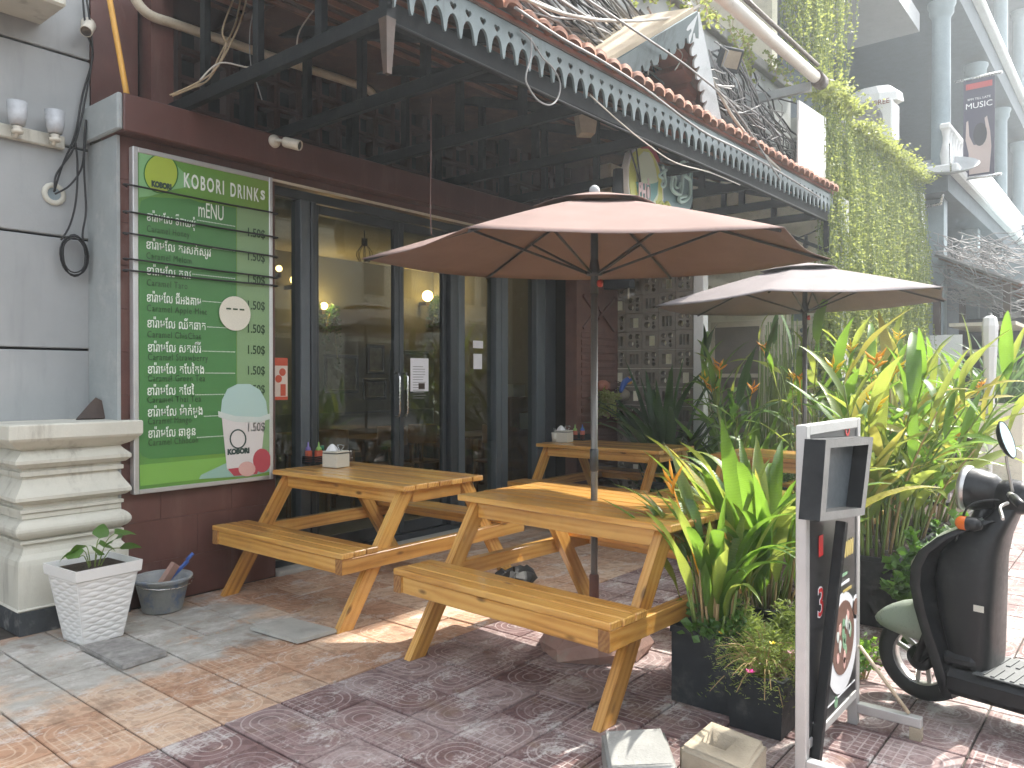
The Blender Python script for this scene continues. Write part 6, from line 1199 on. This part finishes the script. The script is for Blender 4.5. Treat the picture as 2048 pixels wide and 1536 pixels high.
HS = [(.165, .35, .28), (.15, .8, .25), (.18, 1.2, .3), (.14, 1.7, .22), (.17, .6, .35, 9, .25), (.155, 1.0, .2, 9, .3)]
for key, m_ in (('bright', 'leaf_bright'), ('mid', 'leaf_mid'), ('yellow', 'leaf_yellow'), ('dark', 'leaf_dark')): leaf_set(key, HS, m_)
SS = [(.085, .5, .5, 10), (.075, 1.1, .45, 10), (.08, 1.9, .4, 10), (.09, .2, .5, 10)]
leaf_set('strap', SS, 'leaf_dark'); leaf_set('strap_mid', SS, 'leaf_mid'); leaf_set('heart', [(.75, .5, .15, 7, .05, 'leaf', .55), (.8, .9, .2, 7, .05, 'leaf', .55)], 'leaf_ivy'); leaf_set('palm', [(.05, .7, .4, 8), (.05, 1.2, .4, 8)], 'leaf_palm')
def place_leaf(parent, me, base, d, L, wsc=1.0, roll=0.0):
    x = Vector(d).normalized(); y = Vector((0, 0, 1)).cross(x)
    if y.length < .05: y = Vector((math.cos(roll * 7), math.sin(roll * 7), 0)); y = y - x * y.dot(x)
    y.normalize(); z = x.cross(y); M = Matrix((x, y, z)).transposed().to_4x4() @ Matrix.Rotation(roll, 4, 'X') @ Matrix.Diagonal((L, L * wsc, L, 1))
    o = bpy.data.objects.new('leaf', me); COL.objects.link(o); o.parent = parent; o.matrix_basis = Matrix.Translation(base) @ M; return o
def heliconia(loc, n_st, h0, h1, spread, LL, label, mix, seed, flowers=3, nl=(3, 5), outw=.35, wsc=1.0, bias=(0, 0), name='heliconia_plant', el=(25, 78), lowf=.25):
    r = random.Random(seed); pl_ = thing(name, label, 'plant', loc, 0, 'leafy heliconia plants along the terrace')
    for s in range(n_st):
        az = r.uniform(0, 6.283); rad = spread[0] * math.sqrt(r.random()); rad2 = spread[1] * math.sqrt(r.random()); b = Vector((rad * math.cos(az), rad2 * math.sin(az), 0)); h = r.uniform(h0, h1)
        lean = Vector((math.cos(az), math.sin(az), 0)) * r.uniform(.05, outw) * h + Vector((bias[0], bias[1], 0)) * h * r.uniform(.2, .6)
        top = b + lean + Vector((0, 0, h)); mid = b + lean * .35 + Vector((0, 0, h * .5)); pts = smooth([b + Vector((0, 0, -.03)), mid, top], 4)
        obj('stem', MB().tube(pts, [.010 - .006 * i / (len(pts) - 1) for i in range(len(pts))], 5), r.choice(('stem_green', 'stem_green', 'stem_tan')), pl_)
        n_ = r.randint(*nl); a0 = r.uniform(0, 6.283)
        for k in range(n_):
            f = lowf + (1 - lowf) * (k + 1) / n_; i0 = min(len(pts) - 1, int(f * (len(pts) - 1))); p = pts[i0]; a = a0 + math.pi * k + r.gauss(0, .5); e = R(r.uniform(*el)) if k < n_ - 1 else R(r.uniform(60, 88))
            d = Vector((math.cos(a) * math.cos(e), math.sin(a) * math.cos(e), math.sin(e))) + Vector((bias[0], bias[1], 0)) * .5
            key = r.choices([m for m, _ in mix], [w_ for _, w_ in mix])[0]; L = LL * r.uniform(.65, 1.1); pe = p + d.normalized() * .06
            place_leaf(pl_, r.choice(LM[key]), p, d, L, wsc * r.uniform(.75, 1.12), r.gauss(0, .35))
        if flowers and s % max(1, n_st // flowers) == 0:
            mb = MB(); ft = top + Vector((r.uniform(-.05, .05), r.uniform(-.05, .05), .10)); mb.tube([top, ft], .005, 5)
            for q in range(6):
                a = q * 2.4 + a0; tip = ft + Vector((math.cos(a) * .075, math.sin(a) * .075, .02 + .018 * q)); mb.tube([ft + Vector((0, 0, .014 * q - .03)), ft.lerp(tip, .6) + Vector((0, 0, -.004)), tip], [.006, .011, .001], 5)
            obj('flower', mb, r.choice(('flower_orange', 'flower_orange', 'flower_yellow')), pl_)
    return pl_
MX = [('bright', 4), ('mid', 4), ('yellow', 1)]
def broad(loc, n_, L, label, mix, seed, spread=.10, el=(50, 86), wsc=.8, flowers=0):
    r = random.Random(seed); p_ = thing('heliconia_plant', label, 'plant', loc, 0, 'leafy heliconia plants along the terrace')
    for k in range(n_):
        a = r.uniform(0, 6.283); e = R(r.uniform(*el)); q = math.sqrt(r.random()); h = r.uniform(0, .30); b = Vector((spread * math.cos(a) * q, spread * math.sin(a) * q, 0)); tp_ = b + Vector((math.cos(a) * .05, math.sin(a) * .05, h + .04))
        obj('stem', MB().tube([b + Vector((0, 0, -.03)), tp_], [.008, .005], 5), r.choice(('stem_green', 'stem_tan')), p_); key = r.choices([m for m, _ in mix], [w_ for _, w_ in mix])[0]
        place_leaf(p_, r.choice(LM[key]), tp_, (math.cos(a) * math.cos(e), math.sin(a) * math.cos(e), math.sin(e)), L * r.uniform(.6, 1.1), wsc * r.uniform(.75, 1.15), r.gauss(0, .25))
    for k in range(flowers):
        mb = MB(); a0 = r.uniform(0, 6); top = Vector((r.uniform(-.2, .0), r.uniform(-.05, .2), .55)); ft = top + Vector((-.03, .02, .10)); mb.tube([Vector((0, 0, 0)), top * .5, top, ft], .004, 5)
        for q in range(6): a = q * 2.4 + a0; tip = ft + Vector((math.cos(a) * .05, math.sin(a) * .05, .03 + .02 * q)); mb.tube([ft + Vector((0, 0, .014 * q - .03)), ft.lerp(tip, .6), tip], [.005, .009, .001], 5)
        obj('flower', mb, 'flower_orange', p_)
    return p_
broad((3.415, 1.565, .33), 42, .62, 'broad leaved green plant in the tall black pot beside the front table', [('bright', 3), ('mid', 4)], 11, .11, (42, 84), .62, 1)
broad((3.95, 1.53, .34), 72, .72, 'upright yellow green leafy clump between the front table and the sign', [('bright', 5), ('yellow', 1), ('mid', 3)], 12, .2, (52, 86), .75)
heliconia((5.35, 1.35, .40), 21, .45, 1.15, (.32, .16), .56, 'tall backlit leafy clump right behind the pavement sign', MX, 13, 3, (4, 7), .4, .85, (.0, -.05))
heliconia((5.95, 1.36, .40), 18, .5, 1.1, (.28, .16), .56, 'arching leafy clump above the scooter fender', MX, 14, 2, (4, 7), .5, .85, (.1, -.18))
heliconia((6.75, 1.30, .40), 18, .4, 1.0, (.38, .16), .55, 'spreading leafy clump behind the scooter headlight', MX, 15, 2, (4, 7), .55, .85, (.15, -.2))
heliconia((7.52, 3.22, .38), 13, .7, 1.35, (.18, .18), .58, 'dark green heliconia with orange flowers left of the far umbrella pole', [('mid', 5), ('dark', 3), ('bright', 1)], 16, 3, (3, 5), .35, .9)
heliconia((8.07, 2.67, .38), 14, .8, 1.5, (.19, .19), .60, 'tall heliconia with orange flowers right behind the far umbrella pole', [('mid', 4), ('bright', 3), ('dark', 1)], 17, 4, (3, 5), .4, .9)
heliconia((8.70, 1.90, .38), 16, .8, 1.5, (.42, .25), .62, 'tall heliconia with orange flowers below the hanging vines', MX, 18, 5, (4, 6), .45, .85)
def strappy(loc, n_, L, label, key, seed, spread=.12, el=(50, 88), name='strap_leaf_plant', wsc=1.0):
    r = random.Random(seed); p_ = thing(name, label, 'plant', loc)
    for k in range(n_):
        a = r.uniform(0, 6.283); e = R(r.uniform(*el)); b = Vector((spread * math.cos(a) * r.random(), spread * math.sin(a) * r.random(), -.02)); place_leaf(p_, r.choice(LM[key]), b, (math.cos(a) * math.cos(e), math.sin(a) * math.cos(e), math.sin(e)), L * r.uniform(.6, 1.1), wsc, r.gauss(0, .2))
    return p_
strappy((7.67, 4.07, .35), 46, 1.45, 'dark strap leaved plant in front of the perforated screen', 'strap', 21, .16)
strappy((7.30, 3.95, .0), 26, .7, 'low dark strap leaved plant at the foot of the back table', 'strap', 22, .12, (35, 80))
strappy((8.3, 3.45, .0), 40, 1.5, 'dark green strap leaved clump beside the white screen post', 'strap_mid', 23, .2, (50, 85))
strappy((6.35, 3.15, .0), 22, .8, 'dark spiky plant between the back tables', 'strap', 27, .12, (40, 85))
for i, (x, y) in enumerate(((12.65, 1.6), (13.05, 1.55), (13.4, 1.6))): strappy((x, y, 1.10), 46, 1.25, ['leftmost palm in the cream planter box', 'middle palm in the cream planter box', 'rightmost palm in the cream planter box'][i], 'palm', 24 + i, .12, (15, 85), 'palm_plant')
rs = random.Random(31); hr = thing('reed_plant', 'cluster of thin upright green reeds beside the far umbrella pole', 'plant', (8.9, 3.25, 0)); mb = MB()
for k in range(70): x, y = rs.gauss(0, .22), rs.gauss(0, .12); mb.tube([(x, y, 0), (x + rs.gauss(0, .03), y + rs.gauss(0, .03), rs.uniform(1.3, 2.3))], .007, 4, False)
o = obj('reeds', mb, 'stem_green', hr); o['kind'] = 'stuff'
def quadleaf(mb, p, d, s, w_=.5, r=rs):
    d = d.normalized(); sd = d.cross(Vector((r.gauss(0, 1), r.gauss(0, 1), r.gauss(0, 1)))); sd = sd.normalized() if sd.length > 1e-3 else Vector((1, 0, 0)); n_ = d.cross(sd)
    mb.add([p, p + d * s * .5 + sd * s * w_ * .5 + n_ * s * .08, p + d * s, p + d * s * .5 - sd * s * w_ * .5 + n_ * s * .08], [(0, 1, 2, 3)])
# curtain of trailing vines
def curtain(name, x0, x1, y, ztop, zbot, n_, step, label, seed, size=.045, bulge=.1):
    r = random.Random(seed); t = thing(name, label, 'vines', ((x0 + x1) / 2, y, zbot)); lf = MB(); stm = MB(); clump = [r.random() for _ in range(60)]
    for k in range(n_):
        u_ = r.random(); x = x0 + (x1 - x0) * u_; yy = y + r.gauss(0, .07); zt = ztop + r.uniform(-.05, .25); dens = .35 + .9 * clump[int(u_ * 59)]; zb = zbot + abs(r.gauss(0, .35)) + (0 if dens > .7 else r.uniform(0, .8))
        pts = []; z = zt; px_, py_ = x, yy + .12
        while z > zb:
            pts.append(Vector((px_, py_ - bulge * math.sin(max(0, min(1, (ztop - z) / (ztop - zbot))) * math.pi) - .05, z))); z -= step * r.uniform(.7, 1.3); px_ += r.gauss(0, .008); py_ += r.gauss(0, .008)
        if len(pts) > 2: stm.tube(pts[::3] if len(pts) > 6 else pts, .004, 3, False)
        for p in pts:
            for q in range(2 if r.random() < dens else 1): a = r.uniform(0, 6.283); quadleaf(lf, p, Vector((math.cos(a), math.sin(a), r.uniform(-.9, .2))), size * r.uniform(.6, 1.4), .6, r)
    o = wpart('foliage', lf, 'leaf_vine', t); o['kind'] = 'stuff'; o = wpart('trailing_stems', stm, 'stem_green', t); o['kind'] = 'stuff'; return t
curtain('vine_curtain', 9.1, 14.0, 2.86, 4.52, 1.0, 430, .040, 'long curtain of yellow green vines hanging over the neighbouring shop front', 41, .036)
curtain('vine_curtain', 8.2, 10.05, 2.90, 7.2, 4.7, 150, .045, 'upper curtain of pale green vines above the air conditioner', 42, .036, .03)
t = thing('vine_mound', 'bushy yellow green vine mound along the top of the hanging curtain', 'vines', (11.5, 2.85, 4.7)); lf = MB(); r = random.Random(43)
for k in range(5200):
    x = r.uniform(9.0, 14.05); p = Vector((x, 2.86 + r.gauss(0, .11), 4.62 + abs(r.gauss(0, .07)) + (.12 if x < 10.3 else 0))); a = r.uniform(0, 6.283); quadleaf(lf, p, Vector((math.cos(a), math.sin(a), r.uniform(-.5, .8))), r.uniform(.03, .075), .6, r)
o = wpart('foliage', lf, 'leaf_vine', t); o['kind'] = 'stuff'
t = thing('balcony_creeper', 'yellow green creeper straggling along the balcony parapet', 'creeper', (7, 3.3, 5.0)); lf = MB(); r = random.Random(44); stm = MB()
for k in range(46):
    x = r.uniform(4.6, 8.9); p = Vector((x, 3.32 + r.gauss(0, .04), 5.05 + r.uniform(0, .12))); pts = [p]
    for q in range(r.randint(5, 14)): p = p + Vector((r.gauss(.01, .035), r.gauss(-.008, .02), r.gauss(-.03, .03))); pts.append(p)
    stm.tube(pts, .004, 3, False)
    for p in pts:
        for q in range(3): a = r.uniform(0, 6.283); quadleaf(lf, p, Vector((math.cos(a), math.sin(a), r.uniform(-.8, .6))), r.uniform(.03, .07), .75, r)
o = wpart('foliage', lf, 'leaf_vine', t); o['kind'] = 'stuff'; o = wpart('stems', stm, 'stem_tan', t); o['kind'] = 'stuff'
# ivy, ferns and small flowers
def bushy(name, loc, rx, ry, rz, n_, s0, s1, m_, label, seed, w_=.6, drop=.0, stems=0, smat='stem_tan', cat='plant'):
    r = random.Random(seed); t = thing(name, label, cat, loc); lf = MB(); st_ = MB()
    tips = []
    for k in range(max(stems, 8)):
        a = r.uniform(0, 6.283); q = math.sqrt(r.random()); e = Vector((rx * q * math.cos(a), ry * q * math.sin(a), rz * r.uniform(.35, 1.0) - drop * q * r.random())); b = Vector((e.x * .2, e.y * .2, 0)); m2 = b.lerp(e, .5) + Vector((0, 0, rz * .25)); pts = smooth([b, m2, e], 5); tips.append(pts); st_.tube(pts, [.004 - .0025 * i / (len(pts) - 1) for i in range(len(pts))], 4, False)
    for k in range(n_):
        pts = r.choice(tips); p = pts[int(len(pts) * r.uniform(.25, .999))] + Vector([r.gauss(0, .018) for _ in range(3)]); a = r.uniform(0, 6.283); quadleaf(lf, p, Vector((math.cos(a), math.sin(a), r.uniform(-.3, 1.0))), r.uniform(s0, s1), w_, r)
    o = obj('foliage', lf, m_, t); o['kind'] = 'stuff'; o = obj('twigs', st_, smat, t); o['kind'] = 'stuff'; return t, tips
def blooms(t, tips, n_, m_, seed, s=.02):
    r = random.Random(seed)
    for k in range(n_):
        p = r.choice(tips)[-1] + Vector((r.gauss(0, .02), r.gauss(0, .02), .012)); mb = MB()
        for q in range(5): a = q * 1.2566; mb.add([p, p + Vector((math.cos(a - .5) * s * .8, math.sin(a - .5) * s * .8, .006)), p + Vector((math.cos(a) * s * 1.1, math.sin(a) * s * 1.1, .01)), p + Vector((math.cos(a + .5) * s * .8, math.sin(a + .5) * s * .8, .006))], [(0, 1, 2, 3)])
        obj('flower', mb, m_, t)
t, tp = bushy('moss_rose', (3.29, 1.27, .22), .27, .24, .22, 5200, .010, .03, 'leaf_feather', 'feathery moss rose with small pink and yellow flowers in the smaller pot', 51, .18, .2, 90); blooms(t, tp, 2, 'flower_pink', 52, .02); blooms(t, tp, 5, 'flower_yellow', 53, .014); blooms(t, tp, 2, 'flower_pale', 54, .02)
bushy('feathery_fern', (3.52, 1.30, .05), .24, .22, .42, 3600, .02, .05, 'leaf_feather', 'tall feathery fern growing behind the moss rose', 55, .22, .05, 26, 'stem_green')
bushy('weedy_shrub', (3.72, 1.22, .0), .25, .22, .40, 2200, .02, .06, 'leaf_ivy', 'weedy green shrub at the left edge of the pavement sign', 56, .4, .1, 30, 'stem_green')
bushy('trailing_ivy', (5.05, 1.02, .12), .30, .26, .48, 1700, .03, .08, 'leaf_ivy', 'heart leaved ivy spilling over the long planter near the scooter', 57, .85, .5, 40, 'stem_green')
bushy('trailing_ivy', (6.0, 1.05, .12), .5, .22, .45, 1700, .03, .08, 'leaf_ivy', 'dark green ivy along the planter behind the scooter shield', 58, .85, .4, 40, 'stem_green')
bushy('trailing_ivy', (3.36, 1.55, .33), .17, .17, .10, 260, .03, .06, 'leaf_ivy', 'small heart leaved creeper covering the soil of the tall pot', 59, .85, .12, 20, 'stem_green')
bushy('small_weed', (4.10, 1.10, 0), .12, .16, .22, 500, .02, .06, 'leaf_mid', 'small weed growing by the scooter front wheel', 60, .4, .0, 14, 'stem_tan')
q = onY(1214, 812, 4.72); bushy('hanging_pot_plant', (q.x, q.y, q.z - .12), .15, .13, .40, 1500, .02, .045, 'leaf_vine', 'round yellow green trailing plant hanging on the carved wall', 61, .7, .35, 40)
q = onY(872, 600, 8.86); bushy('indoor_vine', (q.x, 8.84, q.z - .05), .22, .1, .12, 900, .03, .07, 'leaf_dark', 'dark trailing plant hanging below the glowing wall lamp inside', 62, .6, 1.0, 40); q = onY(660, 620, 8.86); bushy('indoor_vine', (q.x, 8.84, q.z - .05), .2, .1, .12, 700, .03, .07, 'leaf_dark', 'dark trailing plant beside the lamp at the left door post', 63, .6, .9, 30)
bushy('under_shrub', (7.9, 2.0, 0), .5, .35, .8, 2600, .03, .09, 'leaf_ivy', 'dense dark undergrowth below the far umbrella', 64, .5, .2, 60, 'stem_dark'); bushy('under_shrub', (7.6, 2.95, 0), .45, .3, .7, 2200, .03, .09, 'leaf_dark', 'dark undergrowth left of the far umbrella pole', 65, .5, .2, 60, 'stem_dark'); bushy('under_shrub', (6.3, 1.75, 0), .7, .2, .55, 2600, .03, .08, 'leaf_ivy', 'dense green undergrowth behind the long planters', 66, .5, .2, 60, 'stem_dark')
# climbing plant in the white planter
r = random.Random(71); wpp = thing('potted_pothos', 'small green plant with broad leaves in the white ribbed planter', 'plant', (WPc[0], WPc[1], .405))
for k, (dx, dy, dz, L) in enumerate(((-.06, .02, .10, .13), (.03, .0, .13, .12), (.09, -.03, .13, .14), (.13, .02, .17, .14), (.0, -.08, .08, .12), (-.10, -.05, .08, .12), (.06, .06, .15, .12), (-.02, .07, .12, .11), (.12, -.07, .10, .12))):
    e = Vector((dx, dy, dz)); obj('stem', MB().tube(smooth([Vector((dx * .2, dy * .2, -.02)), e * .6 + Vector((0, 0, .03)), e], 3), .003, 5), 'stem_green', wpp); place_leaf(wpp, r.choice(LM['heart']), e, Vector((dx + r.gauss(0, .05), dy + r.gauss(0, .05), r.uniform(-.05, .08))), L, 1.0, r.gauss(0, .5))
# ---------------------------------------------------------------- haze volume added to imitate lens flare
nb = NB('flare_veil'); nb.t.nodes.remove(nb.b); pv = nb.n('VolumePrincipled'); pv.inputs['Color'].default_value = (.90, .96, 1.0, 1); pv.inputs['Density'].default_value = .0052; pv.inputs['Anisotropy'].default_value = .55
nb.t.links.new(pv.outputs[0], nb.out.inputs['Volume']); MATS['flare_veil'] = nb.m
hz = obj('veil', MB().box((-125, -125, -1.0), (245, 125, 13.5)), 'flare_veil'); tag(hz, 'bright bluish haze added to imitate lens flare along the street', 'veil', kind='stuff')
